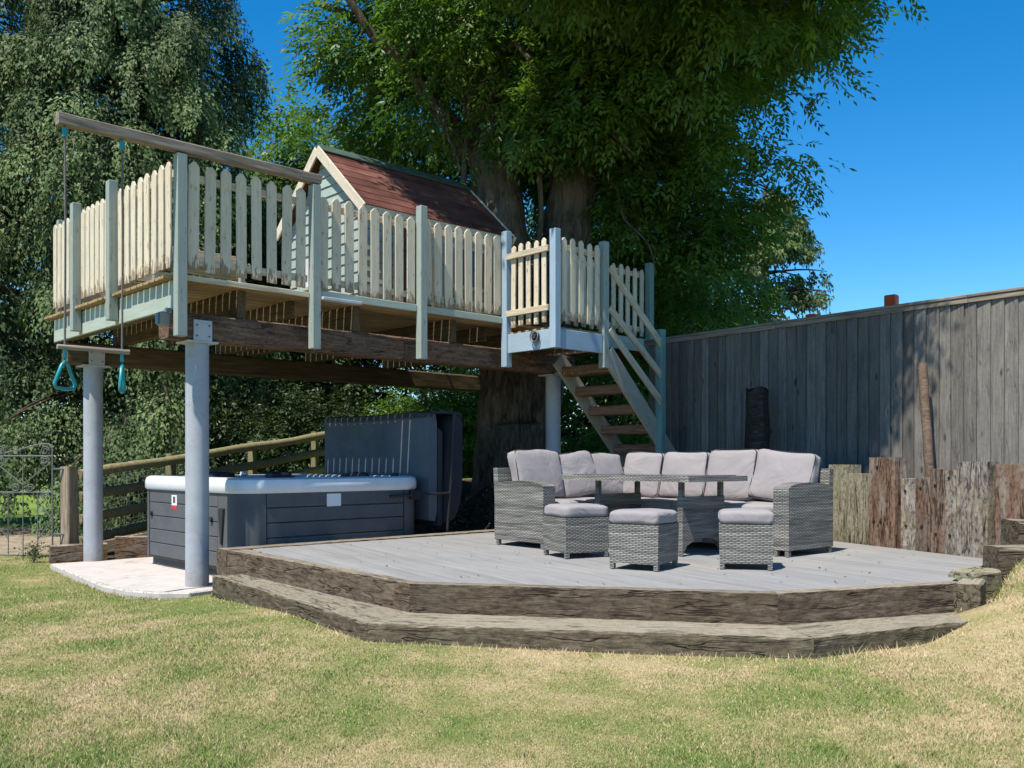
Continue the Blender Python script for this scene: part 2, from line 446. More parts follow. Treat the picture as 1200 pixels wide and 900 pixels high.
# ---------------------------------------------------------------- object helpers
def link(o, parent=None):
    COL.objects.link(o)
    if parent is not None:
        o.parent = parent
        if parent.type == 'MESH':
            o.matrix_parent_inverse = parent.matrix_basis.inverted()
    return o
def tag(o, label, cat, group=None):
    o['label'] = label; o['category'] = cat
    if group: o['group'] = group
    return o
def thing(name, label, cat, loc=(0, 0, 0), rz=0.0, group=None):
    o = bpy.data.objects.new(name, None)
    COL.objects.link(o)
    o.location = loc; o.rotation_euler = (0, 0, rz); o.empty_display_size = 0.1
    return tag(o, label, cat, group)

class MB:
    def __init__(self):
        self.v = []; self.f = []; self.uv = []
    def quadbox(self, c, faces=range(6)):
        """c: 8 corners (bottom 4 ccw, top 4 ccw); uv in metres"""
        b = len(self.v)
        self.v += [Vector(p) for p in c]
        F = [(0, 3, 2, 1), (4, 5, 6, 7), (0, 1, 5, 4), (1, 2, 6, 5), (2, 3, 7, 6), (3, 0, 4, 7)]
        for i in faces:
            f = F[i]
            self.f.append(tuple(b + k for k in f))
            p = [Vector(c[k]) for k in f]
            w = (p[1] - p[0]).length; h = (p[3] - p[0]).length
            if i >= 2:
                self.uv.append([(0, p[0].z), (w, p[1].z), (w, p[2].z), (0, p[3].z)])
            else:
                self.uv.append([(0, 0), (w, 0), (w, h), (0, h)])
        return self
    def box(self, x0, x1, y0, y1, z0, z1):
        return self.quadbox([(x0, y0, z0), (x1, y0, z0), (x1, y1, z0), (x0, y1, z0), (x0, y0, z1), (x1, y0, z1), (x1, y1, z1), (x0, y1, z1)])
    def prism(self, poly, z0, z1):
        n = len(poly); b = len(self.v)
        self.v += [Vector((p[0], p[1], z0)) for p in poly] + [Vector((p[0], p[1], z1)) for p in poly]
        self.f.append(tuple(b + i for i in reversed(range(n)))); self.uv.append([(poly[i][0], poly[i][1]) for i in reversed(range(n))])
        self.f.append(tuple(b + n + i for i in range(n))); self.uv.append([(p[0], p[1]) for p in poly])
        s = 0
        for i in range(n):
            j = (i + 1) % n
            w = math.dist(poly[i][:2], poly[j][:2])
            self.f.append((b + i, b + j, b + n + j, b + n + i))
            self.uv.append([(s, z0), (s + w, z0), (s + w, z1), (s, z1)]); s += w
        return self
    def extrude(self, prof, axis, a0, a1):
        """closed 2-D profile swept along an axis ('x': profile is (y,z); 'y': profile is (x,z))"""
        n = len(prof); b = len(self.v)
        mk = (lambda p, a: Vector((a, p[0], p[1]))) if axis == 'x' else (lambda p, a: Vector((p[0], a, p[1])))
        self.v += [mk(p, a0) for p in prof] + [mk(p, a1) for p in prof]
        r0, r1 = (reversed(range(n)), range(n)) if axis == 'x' else (range(n), reversed(range(n)))
        r0, r1 = list(r0), list(r1)
        self.f.append(tuple(b + i for i in r0)); self.uv.append([prof[i] for i in r0])
        self.f.append(tuple(b + n + i for i in r1)); self.uv.append([prof[i] for i in r1])
        s = 0
        for i in range(n):
            j = (i + 1) % n
            w = math.dist(prof[i], prof[j])
            q = (b + i, b + j, b + n + j, b + n + i)
            t = [(a0, s), (a0, s + w), (a1, s + w), (a1, s)]
            if abs(prof[i][0] - prof[j][0]) < abs(prof[i][1] - prof[j][1]):
                t = [(a0, prof[i][1]), (a0, prof[j][1]), (a1, prof[j][1]), (a1, prof[i][1])]
            if axis == 'y': q = q[::-1]; t = t[::-1]
            self.f.append(q); self.uv.append(t); s += w
        return self
    def tube(self, pts, r, seg=8, closed=False, caps=True):
        pts = [Vector(p) for p in pts]
        n = len(pts); rr = r if isinstance(r, (list, tuple)) else [r] * n
        b = len(self.v)
        ref = None
        for i, p in enumerate(pts):
            if closed: d = pts[(i + 1) % n] - pts[i - 1]
            else: d = pts[min(i + 1, n - 1)] - pts[max(i - 1, 0)]
            d.normalize()
            if ref is None:
                ref = Vector((0, 0, 1)) if abs(d.z) < 0.9 else Vector((1, 0, 0))
            x = (ref - d * ref.dot(d)).normalized(); ref = x
            y = d.cross(x)
            for k in range(seg):
                a = 2 * math.pi * k / seg
                self.v.append(p + (x * math.cos(a) + y * math.sin(a)) * rr[i])
        m = n if closed else n - 1
        for i in range(m):
            for k in range(seg):
                k2 = (k + 1) % seg; i2 = (i + 1) % n
                self.f.append((b + i * seg + k, b + i * seg + k2, b + i2 * seg + k2, b + i2 * seg + k))
                self.uv.append([(0, 0)] * 4)
        if caps and not closed:
            self.f.append(tuple(b + k for k in reversed(range(seg)))); self.uv.append([(0, 0)] * seg)
            self.f.append(tuple(b + (n - 1) * seg + k for k in range(seg))); self.uv.append([(0, 0)] * seg)
        return self
    def mesh(self, name, smooth=False, bevel=0.0, uv=False):
        me = bpy.data.meshes.new(name)
        me.from_pydata([tuple(p) for p in self.v], [], self.f)
        if uv:
            l = me.uv_layers.new(name='UVMap')
            l.data.foreach_set('uv', [c for f in self.uv for p in f for c in p])
        if bevel:
            bm = bmesh.new(); bm.from_mesh(me)
            bmesh.ops.bevel(bm, geom=bm.edges[:], offset=bevel, segments=1, affect='EDGES', clamp_overlap=True)
            bm.to_mesh(me); bm.free()
        if smooth:
            me.polygons.foreach_set('use_smooth', [True] * len(me.polygons))
        me.validate()
        return me
    def build(self, name, mat, parent=None, smooth=False, bevel=0.0, uv=False, auto=False):
        me = self.mesh(name, smooth, bevel, uv)
        me.materials.append(M[mat])
        if auto:
            me.polygons.foreach_set('use_smooth', [True] * len(me.polygons))
            me.set_sharp_from_angle(angle=math.radians(40))
        return link(bpy.data.objects.new(name, me), parent)

_pl = {}
def frame_mat(p0, d, up):
    x = d.normalized()
    z = (up - x * up.dot(x)).normalized()
    y = z.cross(x)
    m = Matrix((x, y, z)).transposed().to_4x4()
    m.translation = p0
    return m
def plank(name, mat, parent, p0, p1, w, t, up=(0, 0, 1), bevel=0.004, rough=0.0, variant=0):
    """a board or post from p0 to p1 (centre line), w across, t along 'up'; local X runs along the grain"""
    p0, p1 = Vector(p0), Vector(p1)
    L = (p1 - p0).length
    key = (round(L, 3), round(w, 4), round(t, 4), mat, bevel, rough, variant)
    me = _pl.get(key)
    if me is None:
        bm = bmesh.new()
        mb = MB()
        nseg = max(1, int(L / 0.16)) if rough else 1
        ring = [(-w / 2, -t / 2), (w / 2, -t / 2), (w / 2, t / 2), (-w / 2, t / 2)]
        if rough:
            k = min(w, t) * 0.10
            ring = []
            for (a, b_), (c, d_) in (((-1, -1), (1, -1)), ((1, -1), (1, 1)), ((1, 1), (-1, 1)), ((-1, 1), (-1, -1))):
                pa = Vector((a * w / 2, b_ * t / 2)); pb = Vector((c * w / 2, d_ * t / 2))
                e = (pb - pa).normalized()
                ring += [tuple(pa + e * k), tuple((pa + pb) / 2), tuple(pb - e * k)]
        r2 = random.Random(hash(key) % 99991)
        rings = []
        for i in range(nseg + 1):
            x = L * i / nseg
            rings.append([bm.verts.new((x, y + r2.uniform(-rough, rough), z + r2.uniform(-rough, rough))) for y, z in ring])
        nr = len(ring)
        for i in range(nseg):
            for k in range(nr):
                k2 = (k + 1) % nr
                bm.faces.new((rings[i][k], rings[i + 1][k], rings[i + 1][k2], rings[i][k2]))
        bm.faces.new(rings[0]); bm.faces.new(rings[-1][::-1])
        bmesh.ops.recalc_face_normals(bm, faces=bm.faces)
        if bevel and not rough:
            bmesh.ops.bevel(bm, geom=bm.edges[:], offset=min(bevel, t * 0.3, w * 0.3), segments=1, affect='EDGES')
        me = bpy.data.meshes.new(name); bm.to_mesh(me); bm.free()
        me.materials.append(M[mat])
        _pl[key] = me
    o = bpy.data.objects.new(name, me)
    o.matrix_basis = frame_mat(p0, p1 - p0, Vector(up))
    return link(o, parent)

_pk = {}
def picket(parent, x, y, z0, h, w, facing, lean=0.0, mat='picket_paint'):
    """pointed paling standing at (x, y, z0); facing: direction of its flat face; local X runs upwards"""
    var = rng.randrange(4)
    key = (round(h, 3), w, mat, var)
    me = _pk.get(key)
    if me is None:
        r2 = random.Random(var + 11)
        t = 0.02
        tip = w * 0.42
        j = lambda s: r2.uniform(-s, s)
        prof = [(-w / 2, j(0.004)), (w / 2, j(0.006)), (w / 2, h - tip + j(0.006)), (w * 0.12 + j(.004), h), (-w * 0.12 + j(.004), h), (-w / 2, h - tip + j(0.006))]
        bm = bmesh.new()
        a = [bm.verts.new((z, x_, -t / 2)) for x_, z in prof]; b = [bm.verts.new((z, x_, t / 2)) for x_, z in prof]
        n = len(prof)
        bm.faces.new(a); bm.faces.new(b[::-1])
        for i in range(n): bm.faces.new((a[i], b[i], b[(i + 1) % n], a[(i + 1) % n]))
        bmesh.ops.recalc_face_normals(bm, faces=bm.faces)
        bmesh.ops.bevel(bm, geom=bm.edges[:], offset=0.003, segments=1, affect='EDGES')
        me = bpy.data.meshes.new('picket'); bm.to_mesh(me); bm.free()
        me.materials.append(M[mat]); _pk[key] = me
    o = bpy.data.objects.new('picket', me)
    f = Vector(facing).normalized()
    side = Vector((0, 0, 1)).cross(f)
    upv = (Vector((0, 0, 1)) + side * (lean + rng.uniform(-0.008, 0.008))).normalized()
    o.matrix_basis = frame_mat(Vector((x, y, z0)), upv, f)
    return link(o, parent)

def pxyz(root_loc, rz):   # world -> local of a root at angle rz
    m = (Matrix.Translation(root_loc) @ Matrix.Rotation(rz, 4, 'Z')).inverted()
    return lambda p: m @ Vector(p)

def cushion_mesh(name, sx, sy, sz, puff=0.25, n=10, pw=5.0, seed=0):
    """puffed, rounded pad centred on the origin; sz is its thickness"""
    bm = bmesh.new()
    bmesh.ops.create_cube(bm, size=2.0)
    bmesh.ops.subdivide_edges(bm, edges=bm.edges[:], cuts=n, use_grid_fill=True)
    r2 = random.Random(seed)
    ph = [r2.uniform(0, 6.28) for _ in range(6)]
    k = min(sx, sy, sz) * 0.5
    rc = min(0.034, k * 0.7)
    for v in bm.verts:
        p = v.co.copy()
        q = Vector((p.x * sx / 2, p.y * sy / 2, p.z * sz / 2))
        inner = Vector((sx / 2 - rc, sy / 2 - rc, sz / 2 - rc))
        c = Vector((max(-inner.x, min(inner.x, q.x)), max(-inner.y, min(inner.y, q.y)), max(-inner.z, min(inner.z, q.z))))
        d = q - c
        if d.length > 1e-6: q = c + d.normalized() * min(rc, d.length * 1.0 if d.length < rc else rc)
        e = (1 - p.x ** 2) * (1 - p.y ** 2)
        q.z += math.copysign(1, p.z) * abs(p.z) * puff * sz * 0.5 * e ** 0.7
        q.x += 0.02 * sx * math.sin(3.1 * p.y + ph[0]) * (1 - abs(p.z) * .3) * abs(p.x)
        q.y += 0.015 * sy * math.sin(2.7 * p.x + ph[1]) * abs(p.y)
        q.z += 0.03 * sz * math.sin(4 * p.x + ph[2]) * math.sin(3.3 * p.y + ph[3])
        v.co = q
    me = bpy.data.meshes.new(name)
    bm.to_mesh(me); bm.free()
    me.polygons.foreach_set('use_smooth', [True] * len(me.polygons))
    me.materials.append(M['cushion'])
    return me

def cushion(name, parent, mat4, sx, sy, sz, puff=0.25, seed=0, piping=True):
    o = bpy.data.objects.new(name, cushion_mesh(name, sx, sy, sz, puff, seed=seed))
    o.matrix_basis = mat4
    link(o, parent)
    if piping:
        for s in (1, -1):
            a, b = sx / 2 - 0.006, sy / 2 - 0.006
            z = s * (sz / 2 - 0.014)
            r = 0.04
            pts = []
            for cx, cy, a0 in ((a - r, b - r, 0), (-a + r, b - r, 90), (-a + r, -b + r, 180), (a - r, -b + r, 270)):
                for k in range(4):
                    t = math.radians(a0 + k * 30)
                    pts.append((cx + r * math.cos(t), cy + r * math.sin(t), z))
            mb = MB().tube(pts, 0.0045, 5, closed=True)
            me = mb.mesh('piping', smooth=True); me.materials.append(M['piping'])
            p = bpy.data.objects.new('piping', me)
            COL.objects.link(p); p.parent = o
    return o

def mesh_np(name, verts, quads, mat, parent=None, tint=None, tris=False, smooth=False):
    """big vegetation mesh straight from numpy arrays"""
    me = bpy.data.meshes.new(name)
    nv, nf = len(verts), len(quads)
    k = 3 if tris else 4
    me.vertices.add(nv); me.vertices.foreach_set('co', np.asarray(verts, np.float32).ravel())
    me.loops.add(nf * k); me.loops.foreach_set('vertex_index', np.asarray(quads, np.int32).ravel())
    me.polygons.add(nf)
    me.polygons.foreach_set('loop_start', np.arange(0, nf * k, k, dtype=np.int32))
    me.polygons.foreach_set('loop_total', np.full(nf, k, np.int32))
    if smooth: me.polygons.foreach_set('use_smooth', [True] * nf)
    me.update(calc_edges=True)
    if tint is not None:
        a = me.attributes.new('tint', 'FLOAT', 'FACE')
        a.data.foreach_set('value', np.asarray(tint, np.float32))
    me.materials.append(M[mat])
    return link(bpy.data.objects.new(name, me), parent)

# ---------------------------------------------------------------- layout of the ground
A0 = Vector((-2.994, 8.234))                       # front left corner of the platform
def W(t, u, z=0.0):                                # platform axes -> world
    p = A0 + V2 * t + U2 * u
    return Vector((p.x, p.y, z))
DZ = 0.39                                          # top of the low deck
UP = [Vector(p) for p in ((-2.36, 8.08), (-0.675, 6.06), (1.62, 5.60), (3.0, 6.10))]      # edge of the deck
LO = [Vector(p) for p in ((-2.62, 8.04), (-0.89, 5.66), (1.70, 5.18), (3.0, 5.80))]      # edge of the step
WALL0, WALL1 = Vector((3.27, 9.39)), Vector((4.35, 6.66))                                 # foot of the upright sleepers
SL0 = Vector((-2.6, 8.35)); SL1 = SL0 + V2 * 3.75
BACKP = Vector((0.16, 10.83))
DECK = [UP[1], UP[2], UP[3], Vector((3.98, 7.59)), WALL0, BACKP, SL0 + V2 * 0.05, UP[0]]
SLAB = [Vector(p) for p in ((-5.25, 10.45), (-3.84, 8.62), (-3.45, 8.28), (-3.12, 8.14), (-2.86, 8.16), (-2.62, 8.5), (-0.75, 10.2), (-2.5, 12.3), (-4.4, 11.2))]

def inside(poly, X, Y):
    r = np.zeros(X.shape, bool)
    n = len(poly)
    for i in range(n):
        x0, y0 = poly[i]; x1, y1 = poly[(i + 1) % n]
        c = ((y0 > Y) != (y1 > Y)) & (X < (x1 - x0) * (Y - y0) / ((y1 - y0) + 1e-12) + x0)
        r ^= c
    return r
def sstep(a, b, x):
    t = np.clip((x - a) / (b - a), 0, 1)
    return t * t * (3 - 2 * t)
def sdist(p0, p1, X, Y):                            # signed distance, positive to the right of p0->p1
    d = (p1 - p0).normalized()
    return (X - p0.x) * d.y - (Y - p0.y) * d.x
def ground_z(X, Y):
    X = np.asarray(X, float); Y = np.asarray(Y, float)
    z = 0.02 * np.sin(X * 0.9 + 1) * np.sin(Y * 0.7) + 0.015 * np.sin(X * 2.3) * np.cos(Y * 1.9)
    z = z * sstep(0.0, 1.0, 7.5 - Y) * 0.6
    z = z + 0.105 * sstep(-3.2, -1.4, X) * sstep(3.6, 5.4, Y)
    # grass bank on the right
    bank = np.clip((X - 2.5) * 0.32, 0, 0.7) * sstep(3.8, 6.6, Y + 0.15 * X)
    dw = sdist(Vector((3.02, 6.06)), Vector((4.02, 7.55)), X, Y)
    bank = bank * sstep(-0.02, 0.22, np.where(Y > 6.0, dw, 1.0))
    z = z + bank
    # retained ground behind the upright sleepers and behind the deck
    d1 = -sdist(WALL0, Vector((4.02, 7.55)), X, Y)
    beh = sstep(0.10, 0.2, d1) * sstep(7.0, 7.5, Y) * (X > 2.6)
    d2 = sdist(BACKP, WALL0, X, Y) * -1
    back = 0.9 * sstep(0.05, 1.5, d2) * sstep(-1.5, -0.2, X)
    rise = np.clip((X + 6.2) * 0.17, 0, 0.92) * sstep(11.6, 14.5, Y - 0.12 * X)
    z = np.maximum(z, np.maximum(np.where(beh > 0, beh * 0.95, 0), np.maximum(back, rise)))
    return z
def gz(x, y): return float(ground_z(np.array([x]), np.array([y]))[0])

def grid_axis(segs):
    out = []
    for a, b, s in segs: out.append(np.arange(a, b - 1e-6, s))
    return np.concatenate(out + [np.array([segs[-1][1]])])

def build_ground():
    xs = grid_axis([(-600, -100, 100), (-100, -20, 10), (-20, -9, 0.6), (-9, 6.5, 0.11), (6.5, 20, 0.6), (20, 100, 10), (100, 600, 100)])
    ys = grid_axis([(-600, -100, 100), (-100, -10, 15), (-10, 1, 0.8), (1, 15, 0.11), (15, 30, 0.6), (30, 100, 10), (100, 900, 100)])
    X, Y = np.meshgrid(xs, ys)
    Z = ground_z(X, Y) - 0.02
    Z = np.where(inside([p for p in DECK], X, Y), np.minimum(Z, 0.0), Z)
    Z = np.where(inside(SLAB, X, Y), np.minimum(Z, -0.06), Z)
    ny, nx = X.shape
    idx = np.arange(nx * ny).reshape(ny, nx)
    q = np.stack([idx[:-1, :-1], idx[:-1, 1:], idx[1:, 1:], idx[1:, :-1]], -1).reshape(-1, 4)
    o = mesh_np('ground', np.stack([X, Y, Z], -1).reshape(-1, 3), q, 'lawn', smooth=True)
    o['kind'] = 'structure'
    me = o.data
    for m in ('soil', 'field', 'path'): me.materials.append(M[m])
    cx = (X[:-1, :-1] + X[1:, 1:]).ravel() / 2; cy = (Y[:-1, :-1] + Y[1:, 1:]).ravel() / 2
    mi = np.zeros(len(cx), np.int32)
    d2 = -sdist(BACKP, WALL0, cx, cy)
    soil = ((d2 > -0.2) & (cx > -1.6) & (cy < 14.6) & (cy > 8.9)) | ((cx > -6.0) & (cx < -1.0) & (cy > 10.6 - 0.25 * (cx + 2)) & (cy < 15))
    soil |= (-sdist(WALL0, Vector((4.02, 7.55)), cx, cy) > 0.02) & (cx > 2.6) & (cy > 7.4) & (cy < 14)
    mi[soil] = 1
    mi[((cy >= 13.6) & (~soil))] = 2
    pth = (cx < -6.05) & (cy > 12.1 + 0.2 * np.sin(cx * 2)) & (cy < 16.4 + 0.6 * np.sin(cx * 1.3))
    mi[pth] = 3
    me.polygons.foreach_set('material_index', mi)
build_ground()

def build_grass():
    r = np.random.default_rng(3)
    N = 800000
    y = 1.0 / r.uniform(1 / 12.4, 1 / 2.9, N)
    x = r.uniform(-0.68, 0.68, N) * (y + 0.6)
    slab_in = [p.lerp(Vector((-3.3, 9.6)), 0.035 + 0.02 * math.sin(i * 2.3)) for i, p in enumerate(SLAB)]
    ok = ~inside(DECK, x, y) & ~inside([LO[0] + Vector((0, .2)), LO[1], LO[2], LO[3], UP[3] + Vector((.12, -.05)), UP[2], UP[1], UP[0]], x, y) & ~inside(slab_in, x, y)
    ok &= ~((y > 8.6) & (x > -2.6) & (x < 3.2)) & ~((y > 10.9) & (x > -5.6))
    ok &= ~((-sdist(WALL0, Vector((4.02, 7.55)), x, y) > -0.05) & (x > 2.6) & (y > 7.4))
    ok &= ~((x < -5.9) & (y > 11.9))
    # thinner next to the step, where the soil is dry
    dl = np.full(N, 9.0)
    for a, b in ((LO[0], LO[1]), (LO[1], LO[2]), (LO[2], LO[3])):
        d = (b - a); L = d.length; d = d / L
        t = np.clip((x - a.x) * d.x + (y - a.y) * d.y, 0, L)
        dl = np.minimum(dl, np.hypot(x - a.x - t * d.x, y - a.y - t * d.y))
    ok &= r.uniform(0, 1, N) < (0.45 + 0.55 * sstep(0.02, 0.5, dl))
    x, y, dl = x[ok], y[ok], dl[ok]
    n = len(x)
    z = np.where(inside(SLAB, x, y), 0.022, ground_z(x, y) - 0.022)
    cl = np.sin(x * 7.3 + 3 * np.sin(y * 2.9)) * np.sin(y * 8.1 + 3 * np.sin(x * 3.7)) + 0.6 * np.sin(x * 17 + y * 5) * np.sin(y * 19 - x * 4)
    h = r.uniform(0.006, 0.017, n) * (1 + 0.35 * np.sin(x * 1.7 + 2 * np.sin(y)) + 0.30 * cl)
    h = np.maximum(h, 0.009)
    tall = (np.hypot(x - 3.35, y - 6.2) < 0.75) | (dl < 0.12)
    h = np.where(tall & (r.uniform(0, 1, n) < 0.4), h * r.uniform(1.5, 4.0, n), h)
    # tufts of stronger growth and a few broad-leaved weeds
    tc = np.stack([r.uniform(-4.5, 4.5, 150), 1 / r.uniform(1 / 8.5, 1 / 3.0, 150)], -1); tr = r.uniform(0.015, 0.06, 150)
    tuft = np.zeros(n, bool)
    for (tx, ty), t_ in zip(tc, tr): tuft |= (np.abs(x - tx) < t_) & (np.abs(y - ty) < t_) & (np.hypot(x - tx, y - ty) < t_)
    tuft &= r.uniform(0, 1, n) < 0.55
    h = np.where(tuft, h * r.uniform(1.0, 1.8, n) + 0.004, h)
    a = r.uniform(0, 2 * np.pi, n)
    w = r.uniform(0.0011, 0.0028, n) * (0.55 + 0.13 * y)
    b = r.uniform(0, 2 * np.pi, n); lean = r.uniform(0.2, 1.15, n) * h
    ca, sa = np.cos(a) * w, np.sin(a) * w
    v = np.empty((n, 3, 3))
    v[:, 0] = np.stack([x - ca, y - sa, z], -1)
    v[:, 1] = np.stack([x + ca, y + sa, z], -1)
    v[:, 2] = np.stack([x + np.cos(b) * lean, y + np.sin(b) * lean, z + h], -1)
    tint = r.uniform(0, 1, n)
    tint = np.where(dl < 0.22, np.maximum(tint, r.uniform(0.45, 1, n)), tint)
    tint = np.where(tuft, r.uniform(0.0, 0.45, n), tint)
    w = np.where(tuft, w * 1.3, w)
    tint = np.where(tall & (h > 0.045), np.maximum(tint, r.uniform(0.4, 1.0, n)), tint)
    o = mesh_np('lawn_grass', v.reshape(-1, 3), np.arange(n * 3).reshape(-1, 3), 'grass', tint=tint, tris=True)
    o['kind'] = 'stuff'
    tag(o, 'short patchy lawn grass, green and sun dried tan', 'grass')
build_grass()

# concrete slab under the tub
mb = MB().prism([tuple(p) for p in SLAB], -0.12, 0.03)
slab = mb.build('concrete_slab', 'concrete', bevel=0.01)
slab['kind'] = 'structure'

# ---------------------------------------------------------------- low deck, step, retaining sleepers
def sleeper_poly(name, mat, parent, o0, o1, i1, i0, z0, z1, seed=0, jit=0.002):
    """a weathered baulk whose plan is the quadrilateral o0 o1 i1 i0"""
    o0, o1, i1, i0 = (Vector((p[0], p[1], 0)) for p in (o0, o1, i1, i0))
    d = o1 - o0; L = d.length
    m = frame_mat(Vector((o0.x, o0.y, z0)), d, Vector((0, 0, 1)))
    inv = m.inverted()
    r2 = random.Random(seed)
    n = max(3, int(L / 0.06))
    H = z1 - z0
    bm = bmesh.new()
    rings = []
    c = 0.014
    prof = [(0, 0), (0, H * 0.33), (0, H * 0.66), (0, H - c), (c, H), (0.33, H), (0.66, H), (1 - c * 2, H), (1, H - c), (1, 0)]
    for k in range(n + 1):
        s = k / n
        a = inv @ (o0.lerp(o1, s) + Vector((0, 0, z0))); b = inv @ (i0.lerp(i1, s) + Vector((0, 0, z0)))
        ring = []
        for w, h in prof:
            p = a.lerp(b, w)
            e = jit * (1.8 if abs(h - (H - c)) < 1e-6 or w == c else 1.0)
            p = p + Vector((0, r2.uniform(-e, e), h + r2.uniform(-e, e) * 0.7 if h > 0 else 0))
            if k not in (0, n): p.x += r2.uniform(-0.01, 0.01)
            ring.append(bm.verts.new(p))
        rings.append(ring)
    q = len(prof)
    for k in range(n):
        for j in range(q):
            j2 = (j + 1) % q
            bm.faces.new((rings[k][j], rings[k + 1][j], rings[k + 1][j2], rings[k][j2]))
    bm.faces.new(rings[0]); bm.faces.new(rings[-1][::-1])
    bmesh.ops.recalc_face_normals(bm, faces=bm.faces)
    me = bpy.data.meshes.new(name); bm.to_mesh(me); bm.free()
    me.materials.append(M[mat])
    o = bpy.data.objects.new(name, me); o.matrix_basis = m
    return link(o, parent)

def inset(pl, d):
    out = []
    n = len(pl)
    for i in range(n):
        nn = []
        if i > 0:
            e = (pl[i] - pl[i - 1]).normalized(); nn.append(Vector((-e.y, e.x)))
        if i < n - 1:
            e = (pl[i + 1] - pl[i]).normalized(); nn.append(Vector((-e.y, e.x)))
        b = sum(nn, Vector((0, 0))).normalized()
        out.append(pl[i] + b * (d / b.dot(nn[0])))
    return out

deck = thing('patio_deck', 'low grey painted timber deck edged with railway sleepers', 'deck', (0, 0, 0))
UPI = inset(UP, 0.12)
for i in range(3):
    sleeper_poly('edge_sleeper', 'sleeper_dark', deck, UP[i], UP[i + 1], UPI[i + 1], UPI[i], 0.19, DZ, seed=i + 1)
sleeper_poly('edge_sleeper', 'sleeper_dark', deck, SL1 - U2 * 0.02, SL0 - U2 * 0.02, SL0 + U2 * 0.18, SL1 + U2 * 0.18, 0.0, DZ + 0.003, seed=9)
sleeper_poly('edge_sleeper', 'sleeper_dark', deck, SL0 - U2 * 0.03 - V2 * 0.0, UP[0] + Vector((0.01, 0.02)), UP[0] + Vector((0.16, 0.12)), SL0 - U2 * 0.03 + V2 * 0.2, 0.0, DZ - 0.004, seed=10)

def clip(poly, n, c):
    out = []
    for i in range(len(poly)):
        a, b = poly[i], poly[(i + 1) % len(poly)]
        da, db = a.dot(n) - c, b.dot(n) - c
        if da >= 0: out.append(a)
        if (da >= 0) != (db >= 0): out.append(a + (b - a) * (da / (da - db)))
    return out
def deck_boards():
    plan = [UPI[1], UPI[2], UPI[3], Vector((3.96, 7.57)), Vector((3.25, 9.36)), BACKP, SL0 + V2 * 0.25 - U2 * 0.03, UPI[0] + Vector((0.03, 0.04))]
    a = math.radians(30)
    d = Vector((-math.sin(a), math.cos(a))); nrm = Vector((d.y, -d.x))
    cs = [p.dot(nrm) for p in plan]
    c = min(cs); w, g = 0.138, 0.0055
    while c < max(cs):
        p = clip(clip(plan, nrm, c), -nrm, -(c + w - g))
        if len(p) >= 3:
            base = d * min(q.dot(d) for q in p) + nrm * (c + w / 2)
            loc = [((q - base).dot(d), (q - base).dot(nrm)) for q in p]
            area = sum(loc[i][0] * loc[(i + 1) % len(loc)][1] - loc[(i + 1) % len(loc)][0] * loc[i][1] for i in range(len(loc)))
            if area < 0: loc = loc[::-1]
            if abs(area) > 0.004:
                mb = MB().prism(loc, -0.028, 0.0)
                me = mb.mesh('deck_board', bevel=0.002); me.materials.append(M['deck_board'])
                o = bpy.data.objects.new('deck_board', me)
                # local x along the board, local y across
                o.matrix_basis = Matrix(((d.x, nrm.x, 0, base.x), (d.y, nrm.y, 0, base.y), (0, 0, -1, DZ - 0.004 - 0.028), (0, 0, 0, 1)))
                bm = bmesh.new(); bm.from_mesh(me); bmesh.ops.recalc_face_normals(bm, faces=bm.faces); bm.to_mesh(me); bm.free()
                o.location.z = DZ - 0.004 + rng.uniform(-0.001, 0.001) - 0.028
                link(o, deck)
        c += w
    # framing below, so the gaps are dark and nothing floats
    pl2 = [p.lerp(Vector((0.8, 8.0)), 0.04) for p in plan]
    MB().prism([tuple(p) for p in pl2], -0.02, DZ - 0.04).build('deck_frame', 'joist_wood', deck)
deck_boards()

step = thing('sleeper_step', 'weathered railway sleeper step running along the front of the deck', 'step', (0, 0, 0))
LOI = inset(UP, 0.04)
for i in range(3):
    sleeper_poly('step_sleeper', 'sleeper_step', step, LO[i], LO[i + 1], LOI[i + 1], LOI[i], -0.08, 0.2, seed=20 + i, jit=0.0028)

# upright sleepers along the right side of the deck
wall = thing('sleeper_wall', 'retaining wall of uneven upright railway sleepers beside the deck', 'retaining wall', (WALL0.x, WALL0.y, 0))
wd = (WALL1 - WALL0).normalized(); wn2 = Vector((-wd.y, wd.x))      # wn2 points behind the wall
wn2 = wn2 if wn2.x > 0 else -wn2
specs = [(-0.46, -0.18, 1.10, 'sleeper_dark', .07), (-0.15, 0.17, 1.16, 'sleeper_moss', .06), (0.185, 0.515, 1.073, 'sleeper_moss', 0.0), (0.53, 0.86, 1.232, 'sleeper_red', -0.04),
         (0.885, 1.06, 1.036, 'sleeper_grey', 0.01), (1.068, 1.235, 1.045, 'sleeper_red', 0.012), (1.25, 1.41, 1.128, 'sleeper_red', -0.005), (1.416, 1.54, 1.122, 'sleeper_grey', -0.003),
         (1.555, 1.87, 1.193, 'sleeper_grey', -0.03), (1.93, 2.20, 1.172, 'sleeper_red', -0.01), (2.205, 2.42, 1.17, 'sleeper_red', 0.0), (2.43, 2.68, 1.10, 'sleeper_grey', 0.01), (2.69, 2.93, 1.16, 'sleeper_red', 0.0)]
for k, (s0, s1, top, mt, off) in enumerate(specs):
    w = s1 - s0
    c = wd * ((s0 + s1) / 2) + wn2 * (0.09 + off)
    zb = 0.20
    plank('sleeper', mt, wall, (c.x, c.y, zb), (c.x + rng.uniform(-.006, .006), c.y, top), w, 0.17, up=(wn2.x, wn2.y, 0), rough=0.003, variant=k)

